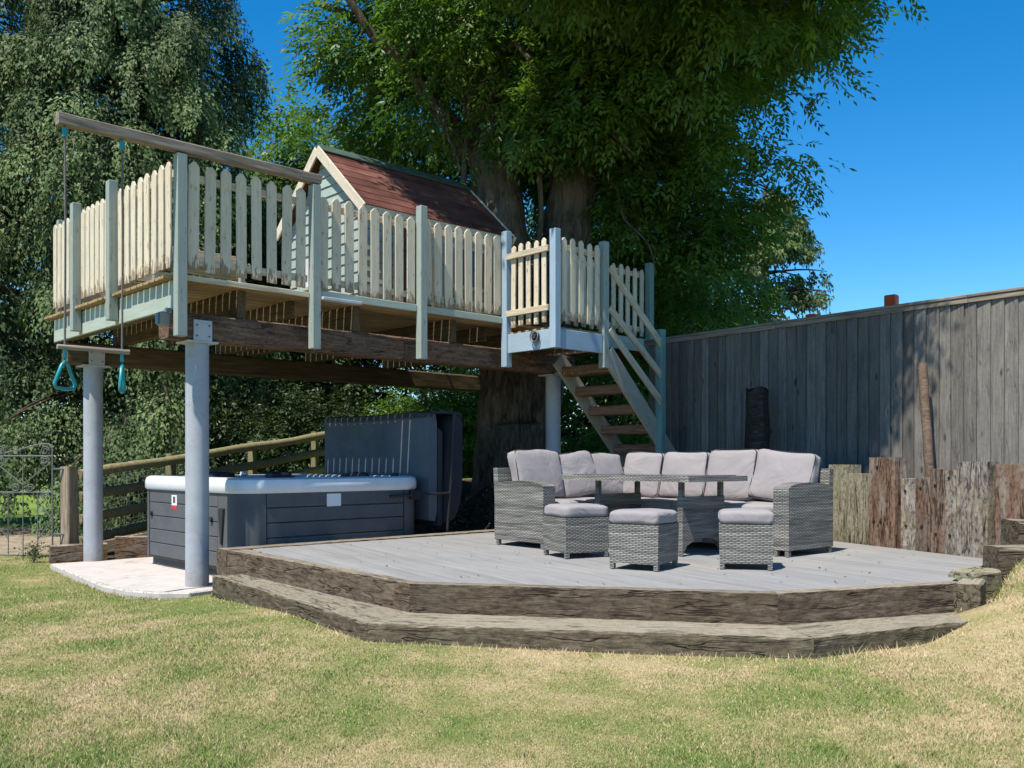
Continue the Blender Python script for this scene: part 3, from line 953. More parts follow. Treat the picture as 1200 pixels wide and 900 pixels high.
# bolt holes left in the upright sleepers
for s, z, off in ((0.62, 0.62, -0.04), (0.70, 0.62, -0.04), (0.97, 0.60, 0.01), (1.15, 0.60, 0.012), (0.96, 0.92, 0.01), (1.14, 0.95, 0.012), (1.32, 0.98, -0.005), (1.47, 1.05, -0.003), (1.33, 0.55, -0.005), (1.48, 0.55, -0.003), (2.03, 0.52, -0.01), (0.66, 1.14, -0.04)):
    c = wd * s + wn2 * (0.004 + off); e = c - wn2 * 0.006
    MB().tube([(c.x, c.y, z), (e.x, e.y, z)], 0.013, 8).build('bolt_hole', 'black_plastic', wall)

# stepped blocks edging the bank
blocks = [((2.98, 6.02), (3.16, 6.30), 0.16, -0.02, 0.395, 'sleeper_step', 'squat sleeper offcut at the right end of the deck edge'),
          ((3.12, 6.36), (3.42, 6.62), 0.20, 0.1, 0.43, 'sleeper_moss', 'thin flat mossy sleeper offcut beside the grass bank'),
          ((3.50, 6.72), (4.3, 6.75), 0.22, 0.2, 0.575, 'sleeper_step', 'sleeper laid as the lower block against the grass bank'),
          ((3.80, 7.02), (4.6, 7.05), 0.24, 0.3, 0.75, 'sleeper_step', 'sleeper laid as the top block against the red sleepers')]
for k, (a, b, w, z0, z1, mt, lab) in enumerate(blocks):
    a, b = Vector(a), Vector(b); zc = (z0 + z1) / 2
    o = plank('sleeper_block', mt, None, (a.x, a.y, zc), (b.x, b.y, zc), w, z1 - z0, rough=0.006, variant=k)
    tag(o, lab, 'sleeper')
for a, b, z1, lab in (((-5.52, 10.98), (-4.99, 11.32), 0.19, 'low sleeper lying at the foot of the rail fence post'),
                      ((-4.93, 11.42), (-4.38, 11.62), 0.26, 'short dark sleeper lying between fence and hot tub')):
    o = plank('ground_sleeper', 'sleeper_red', None, (a[0], a[1], z1 / 2 - 0.03), (b[0], b[1], z1 / 2 - 0.03), 0.13, z1 + 0.06, rough=0.005)
    tag(o, lab, 'sleeper')

# ---------------------------------------------------------------- close-boarded fence
fd = Vector((-0.616, 0.788)).normalized(); fn = Vector((-fd.y, fd.x))   # fn faces the deck
fn = fn if fn.x < 0 else -fn
F0 = Vector((4.735, 8.8))
fence = thing('board_fence', 'tall grey close boarded timber fence with capping rail', 'fence', (F0.x, F0.y, 0.9))
def fp(s, z, off=0.0):
    p = fd * s + fn * off
    return Vector((p.x, p.y, z - 0.9))
s = -2.6; k = 0
FTOP = 2.80
while s < 4.62:
    tilt = Vector((fn.x + fd.x * 0.17, fn.y + fd.y * 0.17, 0)).normalized()
    j = rng.uniform(-0.006, 0.006)
    plank('board', 'fence_board', fence, fp(s, 0.82, 0.012 + j * .4), fp(s + rng.uniform(-0.008, 0.008), FTOP - rng.uniform(0, 0.012), 0.012 + j * .4), 0.150, 0.016, up=tilt, bevel=0.003)
    s += 0.128 + rng.uniform(-0.003, 0.003)
for sa, sb in ((-2.7, 0.35), (0.355, 2.6), (2.605, 4.72)):
    plank('cap', 'fence_cap', fence, fp(sa, FTOP + 0.022), fp(sb, FTOP + 0.022), 0.11, 0.03, bevel=0.005)
    plank('cap_rail', 'fence_cap', fence, fp(sa, FTOP - 0.02, 0.034), fp(sb, FTOP - 0.02, 0.034), 0.05, 0.022, up=(fn.x, fn.y, 0), bevel=0.003)
for z in (1.1, 1.75, 2.5):
    plank('back_rail', 'fence_cap', fence, fp(-2.6, z, -0.045), fp(4.65, z, -0.045), 0.07, 0.05)
for s in (-2.4, -0.1, 2.3, 4.6):
    plank('fence_post', 'fence_cap', fence, fp(s, 0.7, -0.12), fp(s, 2.75, -0.12), 0.095, 0.095, up=(fn.x, fn.y, 0))

mb = MB(); pts = []
for k in range(9):
    f = k / 8
    pts.append((4.11 + 0.075 * f + 0.002 * math.sin(k * 2.1), 9.22 - 0.05 * f, 2.18 - 1.4 * f))
o = MB().tube(pts, [0.046 + 0.0015 * math.sin(k * 1.7) for k in range(9)], 10).build('timber_stake', 'stake_wood', smooth=False, auto=True)
tag(o, 'thin round brown stake leaning against the grey fence', 'stake')
pts = []
rr = random.Random(4)
mb = MB().tube([(2.83 + rr.uniform(-.006, .006), 10.62, 0.72 + 0.13 * k) for k in range(11)], [0.125 + rr.uniform(-0.008, 0.008) for k in range(11)], 14)
for v in mb.v:
    a = math.atan2(v.y - 10.62, v.x - 2.83)
    f = 1 + 0.10 * math.sin(a * 5 + v.z) + 0.05 * math.sin(a * 9 + 2 * v.z)
    v.x = 2.83 + (v.x - 2.83) * f; v.y = 10.62 + (v.y - 10.62) * f
    if v.z > 1.95: v.z += 0.04 * math.sin(a * 3)
o = mb.build('post_stump', 'stump_wood', auto=True)
tag(o, 'dark rotted stump post standing in front of the shaded fence', 'post')
for (x, y, z1, w, lab) in ((4.95, 12.0, 3.36, 0.15, 'post with orange painted top rising above the sunlit fence'), (4.24, 13.0, 3.27, 0.15, 'post with orange painted top barely showing beside the tree')):
    t = thing('marker_post', lab, 'post', (x, y, 0.8))
    plank('shaft', 'fence_cap', t, (0, 0, 0), (0, 0, z1 - 0.8 - 0.2), w * .8, w * .8, up=(0.7, 0.7, 0))
    plank('painted_top', 'orange_paint', t, (0, 0, z1 - 0.8 - 0.2), (0, 0, z1 - 0.8), w, w * 0.85, up=(0.7, 0.7, 0), bevel=0.012)

# ---------------------------------------------------------------- raised platform
plat = thing('raised_platform', 'raised timber platform on steel columns with cream picket railings', 'platform', (A0.x, A0.y, 0), ANG)
FZ = 2.86
def column(t, u, z0, z1, r=0.106):
    c = MB().tube([(t, u, z0), (t, u, z1)], r, 28).build('column', 'steel_paint', plat, auto=True)
    MB().box(t - 0.15, t + 0.15, u - 0.13, u + 0.13, z1, z1 + 0.018).build('cap_plate', 'steel_plate', c, bevel=0.003)
    pl = MB().box(t - 0.09, t + 0.09, u - 0.125, u - 0.113, z1 + 0.018, z1 + 0.21).build('bracket', 'steel_plate', c, bevel=0.003)
    for a in (-0.06, 0.06):
        for b in (0.06, 0.16):
            MB().tube([(t + a, u - 0.125, z1 + b), (t + a, u - 0.135, z1 + b)], 0.009, 6).build('bolt', 'iron', c)
column(0.298, 0.25, 0.0, 2.295)
column(0.363, 3.16, 0.0, 2.295)
c3 = W(5.12, 0.27)
column(5.12, 0.27, gz(c3.x, c3.y) - 0.1, 2.295, 0.098)
ZB0, ZB1 = 2.316, 2.565
plank('beam', 'beam_wood', plat, (-0.02, 0.25, (ZB0 + ZB1) / 2), (2.62, 0.25, (ZB0 + ZB1) / 2), 0.22, ZB1 - ZB0, rough=0.004)
plank('beam', 'beam_wood', plat, (2.63, 0.25, (ZB0 + ZB1) / 2), (5.40, 0.25, (ZB0 + ZB1) / 2), 0.22, ZB1 - ZB0, rough=0.004, variant=1)
plank('beam', 'joist_wood', plat, (0.05, 3.16, (ZB0 + ZB1) / 2), (6.9, 3.16, (ZB0 + ZB1) / 2), 0.22, ZB1 - ZB0, rough=0.004)  # rear beam takes the darker wood to stand for deep shade
for t in (0.06, 0.68, 1.98, 3.31, 4.62):
    plank('joist', 'joist_wood', plat, (t, 0.12 if t > 0.1 else 0.1, 2.697), (t, 3.3, 2.697), 0.085, 0.262, rough=0.002)
plank('joist', 'joist_wood', plat, (2.30, 0.62, 2.697), (2.30, 3.3, 2.697), 0.1, 0.262, rough=0.002)  # unseen joist, set here and deepened to shade the upper tub cover
for t in (1.33, 3.97):
    plank('joist', 'joist_wood', plat, (t, 0.3, 2.74), (t, 3.3, 2.74), 0.05, 0.175)
for t in (5.3, 6.0, 6.66):
    plank('joist', 'joist_wood', plat, (t, 0.02, 2.74), (t, 0.72, 2.74), 0.06, 0.175)
# floor boards with open gaps
u = 0.0; k = 0
while u < 3.30:
    L0 = -0.095 + rng.uniform(-0.006, 0.006)
    if u < 0.7:
        plank('floor_board', 'floor_wood', plat, (L0, u + 0.062, FZ - 0.015), (3.29, u + 0.062, FZ - 0.015), 0.124, 0.03)
        plank('floor_board', 'floor_wood', plat, (3.296, u + 0.062, FZ - 0.015), (6.76, u + 0.062, FZ - 0.015), 0.124, 0.03)
    else:
        plank('floor_board', 'floor_wood', plat, (L0, u + 0.062, FZ - 0.015), (4.72, u + 0.062, FZ - 0.015), 0.124, 0.03)
    u += 0.143
# fascias
plank('fascia', 'fascia_green', plat, (-0.004, 0.02, 2.695), (-0.004, 3.32, 2.695), 0.03, 0.255, up=(0, 0, 1))
for a, b in ((1.42, 2.66), (2.76, 3.93)):
    plank('edge_board', 'fascia_green', plat, (a, -0.03, 2.868), (b, -0.03, 2.868), 0.022, 0.075)
plank('edge_board', 'rail_cream', plat, (0.05, -0.03, 2.845), (1.32, -0.03, 2.845), 0.024, 0.05)
plank('edge_board', 'fascia_green', plat, (4.86, -0.03, 2.80), (6.66, -0.03, 2.80), 0.024, 0.18)
# posts
def post(t, u, z0, z1, mat='post_green', w=0.092):
    return plank('post', mat, plat, (t, u, z0), (t, u, z1), w, w, up=(1, 0, 0), bevel=0.005)
post(0, -0.06, 2.31, 3.93); post(1.37, -0.06, 2.31, 3.935); post(2.71, -0.06, 2.31, 3.98); post(3.98, -0.06, 2.31, 3.92, 'post_blue')
post(-0.075, 1.37, 2.60, 3.99); post(-0.075, 2.42, 2.60, 3.98); post(0.06, 3.22, 2.865, 3.9)
post(4.81, -0.06, 2.75, 3.9, 'post_green', 0.085); post(6.71, -0.06, 2.60, 3.95, 'newel_green')
def railing(p0, p1, n, face, zbot, h, inset_ends=0.1, w=0.078, outside=False, zr=(0.09, 0.84)):
    """two rails carrying pointed palings; p0, p1 plan points, face = outward direction"""
    p0, p1, f = Vector(p0), Vector(p1), Vector(face)
    d = (p1 - p0)
    off = -0.026 if not outside else 0.028
    r = None
    for z in zr[::-1]:
        a = p0 + f * off; b = p1 + f * off
        zz = zbot + z
        q = plank('rail', 'rail_cream', plat, (a.x, a.y, zz), (b.x, b.y, zz), 0.03, 0.068, bevel=0.003)
        r = r or q
    L = d.length
    for k in range(n):
        s = inset_ends + (L - 2 * inset_ends) * k / max(1, n - 1)
        q = p0 + d.normalized() * s
        picket(r, q.x, q.y, zbot + rng.uniform(-0.012, 0.008), h + rng.uniform(-0.008, 0.008) if False else h, w, (f.x, f.y, 0), rng.uniform(-0.006, 0.006))
    return r
F, Lf = (0, -1), (-1, 0)
railing((0.05, -0.02), (1.32, -0.02), 8, F, 2.92, 0.98, 0.085, 0.102)
railing((1.42, -0.02), (2.66, -0.02), 8, F, 2.92, 0.94, 0.07, 0.106)
railing((2.76, -0.02), (3.93, -0.02), 8, F, 2.92, 0.94, 0.065, 0.106)
railing((-0.03, 0.04), (-0.03, 1.32), 8, Lf, 2.94, 0.96, 0.07, 0.108)
railing((-0.03, 1.42), (-0.03, 2.37), 7, Lf, 2.94, 0.96, 0.06, 0.108)
railing((-0.03, 2.47), (-0.03, 3.28), 6, Lf, 2.94, 0.96, 0.06, 0.108)
railing((4.86, -0.02), (6.66, -0.02), 12, F, 2.93, 0.93, 0.08, 0.08)
# plank screen on the far side of the platform
for k in range(6):
    plank('screen_board', 'rail_cream' if k % 2 else 'rail_wood', plat, (0.0, 3.33, 2.98 + k * 0.17), (2.35, 3.33, 2.98 + k * 0.17), 0.022, 0.15)
for t in (0.04, 1.15, 2.3):
    post(t, 3.28, 2.87, 3.98, 'post_green', 0.07)
# swing beam
plank('swing_beam', 'swing_wood', plat, (-1.03, -0.06, 3.985), (1.42, -0.06, 3.995), 0.095, 0.092, rough=0.002)
# landing
LZ = 2.72
post(3.98, -0.86, 2.47, 3.81, 'post_blue'); post(4.815, -0.86, 2.30, 3.80, 'post_green')
for k in range(6):
    uu = -0.80 + k * 0.136
    plank('landing_board', 'floor_wood', plat, (4.0, uu + 0.02, LZ - 0.014), (4.80, uu + 0.02, LZ - 0.014), 0.128, 0.028)
plank('fascia', 'post_blue', plat, (3.965, -0.80, 2.58), (3.965, -0.11, 2.58), 0.03, 0.22)
plank('fascia', 'post_blue', plat, (4.04, -0.875, 2.58), (4.76, -0.875, 2.58), 0.03, 0.22)
plank('fascia', 'stringer_paint', plat, (4.80, -0.80, 2.60), (4.80, -0.06, 2.60), 0.03, 0.18)
plank('joist', 'joist_wood', plat, (4.25, -0.85, 2.60), (4.25, 0.1, 2.60), 0.06, 0.18)
plank('joist', 'joist_wood', plat, (4.6, -0.85, 2.60), (4.6, 0.1, 2.60), 0.06, 0.18)
railing((3.96, -0.80), (3.96, -0.11), 5, Lf, 2.77, 0.96, 0.09, 0.07, outside=True, zr=(0.16, 0.83))
railing((4.04, -0.87), (4.76, -0.87), 5, F, 2.79, 0.95, 0.08, 0.078)
# small blue metal bracket resting on the platform edge
MB().box(1.42, 1.88, -0.14, -0.05, 2.80, 2.83).build('shelf_bracket', 'steel_plate', plat, bevel=0.004)

# ---------------------------------------------------------------- staircase
SB = W(5.7, -0.47); sz = gz(SB.x, SB.y)
stair = thing('timber_staircase', 'open timber staircase with sloping handrails down from the platform landing', 'staircase', (SB.x, SB.y, sz), ANG)
def sl(t, u, z): return Vector((t - 5.7, u + 0.47, z - sz))
def stz(t): return 2.50 - (t - 4.81) * 0.97
t_end = 4.81 + (2.50 - (sz + 0.02)) / 0.97 - 0.1
for uu in (-0.885, -0.075):
    plank('stringer', 'stringer_paint', stair, sl(4.845, uu, stz(4.83) - 0.0), sl(t_end, uu, stz(t_end)), 0.04, 0.225, up=(0.7, 0, 0.72))
k = 0
while True:
    t = 5.0 + k * 0.247
    z = 2.44 - k * 0.24 - 0.06
    if z < sz + 0.15: break
    plank('tread', 'tread_wood', stair, sl(t, -0.86, z - 0.06), sl(t, -0.10, z - 0.06), 0.2, 0.115, rough=0.002, variant=k)
    k += 1
nw = 5.82
plank('newel_post', 'newel_green', stair, sl(nw, -0.93, sz - 0.05), sl(nw, -0.93, 2.85), 0.095, 0.095, up=(1, 0, 0), bevel=0.005)
for za, zb in ((3.50, 2.62), (3.02, 2.24), (2.76, 1.90)):
    plank('handrail', 'rail_cream', stair, sl(4.87, -0.90, za), sl(nw + 0.02, -0.96, zb), 0.03, 0.085, up=(0, 0, 1))

# ---------------------------------------------------------------- playhouse on the platform
HB = W(3.47, 1.43, FZ)
house = thing('playhouse', 'small pale green playhouse with red felt roof on the platform', 'playhouse', HB, ANG)
EZ, RZ, HW = 1.18, 2.03, 0.93
sl_ = (RZ - EZ) / HW
X0, X1, YW = -1.05, 1.03, 0.78
MB().box(X0 + 0.03, X1, -YW + 0.03, YW, 0, EZ + 0.1).build('wall', 'brown_door', house)
# gable siding
z = 0.0
while z < RZ - 0.16:
    h = 0.118
    a = min(YW, (RZ - 0.10 - z) / sl_); b = min(YW, max(0.03, (RZ - 0.10 - z - h) / sl_))
    mb = MB(); x = X0
    mb.quadbox([(x - 0.014, -a, z), (x + 0.03, -a, z), (x + 0.03, a, z), (x - 0.014, a, z), (x, -b, z + h), (x + 0.03, -b, z + h), (x + 0.03, b, z + h), (x, b, z + h)])
    mb.build('siding_board', 'siding_green', house)
    z += h + 0.004
z = 0.0
while z < EZ - 0.02:
    h = 0.118
    for xa, xb in ((X0 + 0.03, -0.62), (-0.05, X1)):
        MB().quadbox([(xa, -YW - 0.014, z), (xb, -YW - 0.014, z), (xb, -YW + 0.03, z), (xa, -YW + 0.03, z), (xa, -YW, z + h), (xb, -YW, z + h), (xb, -YW + 0.03, z + h), (xa, -YW + 0.03, z + h)]).build('siding_board', 'siding_green', house)
    z += h + 0.004
d = MB().box(-0.60, -0.07, -YW - 0.005, -YW + 0.03, 0.02, EZ - 0.04).build('door', 'brown_door', house, bevel=0.004)
for xa in (-0.63, -0.075):
    MB().box(xa, xa + 0.045, -YW - 0.03, -YW - 0.006, 0.0, EZ - 0.01).build('door_frame', 'barge_cream', d, bevel=0.003)
wn_ = MB().box(0.25, 0.75, -YW - 0.03, -YW - 0.015, 0.5, 0.95).build('window', 'glass_dark', house)
for a_ in ((0.21, 0.25, 0.46, 0.99), (0.75, 0.79, 0.46, 0.99)):
    MB().box(a_[0], a_[1], -YW - 0.045, -YW - 0.012, a_[2], a_[3]).build('frame', 'barge_cream', wn_)
for a_ in ((0.46, 0.50), (0.95, 0.99)):
    MB().box(0.25, 0.75, -YW - 0.045, -YW - 0.012, a_[0], a_[1]).build('frame', 'barge_cream', wn_)
g = MB().box(X0 - 0.03, X0 - 0.016, 0.18, 0.52, 0.45, 0.82).build('window', 'curtain', house)
for a_ in ((0.14, 0.18, 0.41, 0.86), (0.52, 0.56, 0.41, 0.86)):
    MB().box(X0 - 0.045, X0 - 0.012, *a_).build('frame', 'siding_green', g)
for a_ in ((0.18, 0.52, 0.41, 0.45), (0.18, 0.52, 0.82, 0.86)):
    MB().box(X0 - 0.045, X0 - 0.012, *a_).build('frame', 'siding_green', g)
RX0, RX1 = -1.15, 1.13
roof = MB().extrude([(-HW, EZ), (HW, EZ), (0, RZ)][::1], 'x', RX0 + 0.02, RX1 - 0.02)
# hollow roof: two slabs
def slab_prof(s, th, off=0.0):
    nx, nz = s * sl_, 1.0
    l = math.hypot(nx, nz); nx, nz = nx / l * s * s, nz / l
    a = (s * HW + nx * off * 1, EZ + nz * off); b = (0 + nx * off, RZ + nz * off)
    return [a, b, (b[0] + nx * th, b[1] + nz * th), (a[0] + nx * th, a[1] + nz * th)]
roof = MB()
for s in (-1, 1):
    p = slab_prof(s, 0.02)
    roof.extrude(p if s < 0 else p[::-1], 'x', RX0 + 0.01, RX1 - 0.01)
roof = roof.build('roof', 'brown_door', house)
NC = 8
slope = math.hypot(HW, RZ - EZ)
for s in (-1, 1):
    yu, zu = -s * HW / slope, (RZ - EZ) / slope                 # up the slope
    ny, nz = s * (RZ - EZ) / slope, HW / slope                  # out of the slope
    for c in range(NC):
        l0 = -0.02 + (slope + 0.0) * c / NC; l1 = (slope) * (c + 1) / NC + 0.02
        def pt(x, l, o): return (x, s * HW + yu * l + ny * o, EZ + zu * l + nz * o)
        lo, hi = 0.030, 0.0235
        cc = [pt(RX0, l0, 0.021), pt(RX1, l0, 0.021), pt(RX1, l1, 0.0205), pt(RX0, l1, 0.0205), pt(RX0, l0, lo), pt(RX1, l0, lo), pt(RX1, l1, hi), pt(RX0, l1, hi)]
        if s > 0: cc = [cc[1], cc[0], cc[3], cc[2], cc[5], cc[4], cc[7], cc[6]]
        MB().quadbox(cc).build('shingle_course', 'felt_red', roof)
MB().extrude([(-0.13, RZ - 0.13 * sl_ + 0.055), (0, RZ + 0.03), (0.13, RZ - 0.13 * sl_ + 0.055), (0.135, RZ - 0.13 * sl_ + 0.07), (0, RZ + 0.06), (-0.135, RZ - 0.13 * sl_ + 0.07)], 'x', RX0 - 0.005, RX1 + 0.005).build('ridge_felt', 'felt_green', roof)
for x in (RX0 - 0.012, RX1 + 0.012):
    for s in (-1, 1):
        plank('bargeboard', 'barge_cream', house, (x, s * (HW + 0.03), EZ - 0.045 + (0.0 if s < 0 else 0.0)), (x, 0.0, RZ - 0.02), 0.022, 0.115, up=(0, -s * 0.0, 1))
plank('fascia', 'barge_cream', house, (RX0 + 0.01, -HW - 0.012, EZ - 0.03), (RX1 - 0.01, -HW - 0.012, EZ - 0.03), 0.02, 0.09)

# ---------------------------------------------------------------- trapeze swing
tw = thing('trapeze_swing', 'wooden trapeze bar with two teal gym rings on ropes', 'swing', W(-0.74, -0.06, 2.13), ANG)
for x in (-0.23, 0.23):
    h = 3.94 - 2.13
    MB().tube([(x, 0, 0.0), (x + 0.004, 0.0, h * 0.5), (x, 0, h)], 0.009, 6).build('rope', 'rope', tw)
    MB().tube([(x, 0, h - 0.02), (x, 0.0, h - 0.09)], 0.022, 8).build('rope_hook', 'teal_plastic', tw, auto=True)
    MB().tube([(x, 0, -0.02), (x, 0.0, -0.085)], 0.016, 8).build('rope_hook', 'teal_plastic', tw, auto=True)
    MB().tube([(x, 0, -0.08), (x, 0.0, -0.13)], 0.007, 6).build('rope', 'rope', tw)
    a = 0.35 if x < 0 else 1.05                                  # each ring hangs turned its own way
    tri = [(0, -0.115), (-0.03, -0.15), (-0.095, -0.30), (-0.085, -0.335), (0, -0.345), (0.085, -0.335), (0.095, -0.30), (0.03, -0.15)]
    MB().tube([(x + p * math.cos(a), p * math.sin(a), z) for p, z in tri], 0.0155, 8, closed=True).build('gym_ring', 'teal_plastic', tw, smooth=True)
MB().tube([(-0.29, 0, 0), (0.29, 0, 0)], 0.021, 10).build('bar', 'swing_wood', tw, auto=True)

# ---------------------------------------------------------------- small lamps
t = thing('floodlight', 'small grey floodlight fixed under the platform corner post', 'lamp', W(-0.09, 0.10, 2.50), ANG)
MB().box(-0.05, 0.05, -0.05, 0.03, -0.09, 0.03).build('housing', 'lamp_body', t, bevel=0.012)
MB().box(-0.062, -0.052, -0.045, 0.025, -0.08, 0.02).build('glass', 'glass_dark', t, bevel=0.004)
MB().box(0.02, 0.075, -0.02, 0.02, 0.031, 0.075).build('bracket', 'galv', t, bevel=0.004)
t = thing('bulkhead_lamp', 'round black bulkhead lamp on the blue landing fascia', 'lamp', W(3.94, -0.60, 2.62), ANG)
MB().tube([(0.008, 0, 0), (-0.03, 0, 0)], 0.05, 16).build('housing', 'black_plastic', t, auto=True)
ring = [(-0.036, 0.062 * math.cos(k * math.pi / 10), 0.062 * math.sin(k * math.pi / 10)) for k in range(20)]
MB().tube(ring, 0.008, 6, closed=True).build('guard', 'iron', t, smooth=True)
MB().tube([(-0.031, 0, 0), (-0.045, 0, 0)], 0.03, 12).build('lens', 'glass_dark', t, auto=True)

# ---------------------------------------------------------------- hot tub
TB = Vector((-2.6, 8.82))
TW, TD, TH = 2.2, 2.42, 1.0
tub = thing('hot_tub', 'square grey panelled hot tub with white rim under the platform', 'hot tub', (TB.x, TB.y, 0.031), ANG)
def rrect(off, r, n=7):
    x0, x1, y0, y1 = -off, TW + off, -off, TD + off
    r = max(0.02, r + off)
    pts = []
    for cx, cy, a0 in ((x1 - r, y1 - r, 0), (x0 + r, y1 - r, 90), (x0 + r, y0 + r, 180), (x1 - r, y0 + r, 270)):
        for k in range(n):
            t = math.radians(a0 + 90 * k / (n - 1))
            pts.append((cx + r * math.cos(t), cy + r * math.sin(t)))
    return pts
def loops(levels, r=0.26):
    mb = MB(); n = None
    for off, z in levels:
        p = rrect(off, r); n = len(p)
        mb.v += [Vector((a, b, z)) for a, b in p]
    for i in range(len(levels) - 1):
        for k in range(n):
            k2 = (k + 1) % n
            mb.f.append((i * n + k, i * n + k2, (i + 1) * n + k2, (i + 1) * n + k)); mb.uv.append([(0, 0)] * 4)
    return mb, n
mb, n = loops([(-0.05, 0.0), (-0.05, 0.11)])
mb.build('base', 'tub_base', tub, auto=True)
mb, n = loops([(-0.10, 0.02), (-0.022, 0.1), (-0.022, 0.86)])
mb.build('inner_wall', 'tub_base', tub, auto=True)
rim, n = loops([(-0.03, 0.845), (0.02, 0.85), (0.036, 0.872), (0.036, 0.945), (0.022, 0.982), (-0.02, 1.0), (-0.15, 1.0), (-0.19, 0.985)])
rim.build('rim', 'acrylic', tub, auto=True)
sh, n = loops([(-0.19, 0.985), (-0.23, 0.90), (-0.28, 0.62), (-0.5, 0.56), (-0.56, 0.2), (-0.9, 0.18)])
sh.f.append(tuple(5 * n + k for k in range(n))); sh.uv.append([(0, 0)] * n)
shell = sh.build('shell', 'acrylic_inner', tub, auto=True)
wt = NT('tub_water'); wt.col((0.5, 0.75, 0.85)); wt.rough(0.02)
wt.bsdf.inputs['Transmission Weight'].default_value = 1.0; wt.bsdf.inputs['IOR'].default_value = 1.33
wt.bump(wt.noise(wt.vec('Position'), 6, 3), 0.2, 0.03); M['tub_water'] = wt.m
wp = rrect(-0.245, 0.26)
mbw = MB(); mbw.v += [Vector((a, b, 0.80)) for a, b in wp]; mbw.f.append(tuple(range(len(wp)))); mbw.uv.append([(0, 0)] * len(wp))
mbw.build('water', 'tub_water', tub)
# panels: left side (lit) in five boards, front side the same
def panel_rows(kind, a, b, mat, rows, name='side_board'):
    z0, z1 = 0.11, 0.855
    h = (z1 - z0) / rows
    for k in range(rows):
        za, zb = z0 + k * h + 0.004, z0 + (k + 1) * h - 0.004
        mb = MB()
        if kind == 'left': mb.box(-0.006, 0.02, a, b, za, zb)
        elif kind == 'front': mb.box(a, b, -0.006, 0.02, za, zb)
        elif kind == 'right': mb.box(TW - 0.02, TW + 0.006, a, b, za, zb)
        else: mb.box(a, b, TD - 0.02, TD + 0.006, za, zb)
        mb.build(name, mat, tub, bevel=0.005)
panel_rows('left', 0.75, TD - 0.27, 'tub_panel', 5)
panel_rows('left', 0.475, 0.745, 'tub_panel', 5)
panel_rows('front', 0.27, TW - 0.27, 'tub_panel', 5)
panel_rows('right', 0.27, TD - 0.27, 'tub_panel', 5)
panel_rows('back', 0.27, TW - 0.27, 'tub_panel', 5)
MB().box(-0.007, 0.02, 0.265, 0.468, 0.112, 0.855).build('corner_trim', 'tub_panel', tub, bevel=0.006)
def corner(cx, cy, a0):
    o_, i_ = [], []
    for k in range(9):
        t = math.radians(a0 + 90 * k / 8)
        o_.append((cx + 0.27 * math.cos(t), cy + 0.27 * math.sin(t))); i_.append((cx + 0.245 * math.cos(t), cy + 0.245 * math.sin(t)))
    c = MB().prism(o_ + i_[::-1], 0.105, 0.858).build('corner_panel', 'tub_panel', tub, auto=True)
for cx, cy, a0 in ((0.26, 0.26, 180), (TW - 0.26, 0.26, 270), (0.26, TD - 0.26, 90), (TW - 0.26, TD - 0.26, 0)): corner(cx, cy, a0)
# black wedge handle, latches, stickers
w = MB(); w.v += [Vector(p) for p in ((-0.012, 0.43, 0.70), (-0.012, 0.31, 0.70), (-0.012, 0.36, 0.33), (-0.012, 0.39, 0.33), (-0.03, 0.42, 0.69), (-0.03, 0.32, 0.69), (-0.028, 0.365, 0.35), (-0.028, 0.385, 0.35))]
w.f += [(0, 1, 5, 4), (1, 2, 6, 5), (2, 3, 7, 6), (3, 0, 4, 7), (4, 5, 6, 7)]; w.uv += [[(0, 0)] * 4] * 5
w.build('handle_recess', 'black_plastic', tub)
for y in (0.60, TD - 0.33):
    MB().tube([(-0.006, y, 0.58), (-0.03, y, 0.58)], 0.026, 12).build('latch', 'black_plastic', tub, auto=True)
st = MB().box(-0.0085, -0.0068, 1.43, 1.56, 0.69, 0.80).build('sticker', 'sticker_white', tub)
st['label'] = 'white sticker with a printed panel and red band'
MB().box(-0.0085, -0.0068, 1.43, 1.56, 0.645, 0.69).build('sticker_band', 'sticker_red', st)
MB().box(-0.0100, -0.0087, 1.465, 1.525, 0.715, 0.785).build('sticker_print', 'tub_panel', st)
st = MB().box(0.95, 1.12, -0.0085, -0.0068, 0.70, 0.83).build('sticker', 'sticker_white', tub)
st['label'] = 'plain white sticker on the shaded front panel'
MB().box(-0.052, -0.03, 0.75, 0.86, 0.02, 0.085).build('vent', 'sticker_white', tub)
# head rests and controls along the rim
for x, y, a, b in ((0.8, TD - 0.24, 0.44, 0.10), (1.62, TD - 0.24, 0.34, 0.10), (0.25, 1.5, 0.1, 0.4), (TW - 0.25, 0.9, 0.1, 0.35)):
    o = bpy.data.objects.new('headrest', cushion_mesh('headrest', a, b, 0.09, 0.2, n=5)); o.data.materials[0] = M['headrest']
    o.location = (x, y, 0.985); link(o, tub)
for x, y in ((1.2, TD - 0.14), (0.16, 0.9), (1.9, 0.12), (1.25, 0.12)):
    MB().tube([(x, y, 0.998), (x, y, 1.035)], [0.05, 0.04], 14).build('valve_knob', 'black_plastic' if x != 1.2 else 'acrylic', tub, auto=True)
MB().box(0.35, 0.62, 0.06, 0.16, 0.999, 1.014).build('control_panel', 'black_plastic', tub, bevel=0.006)

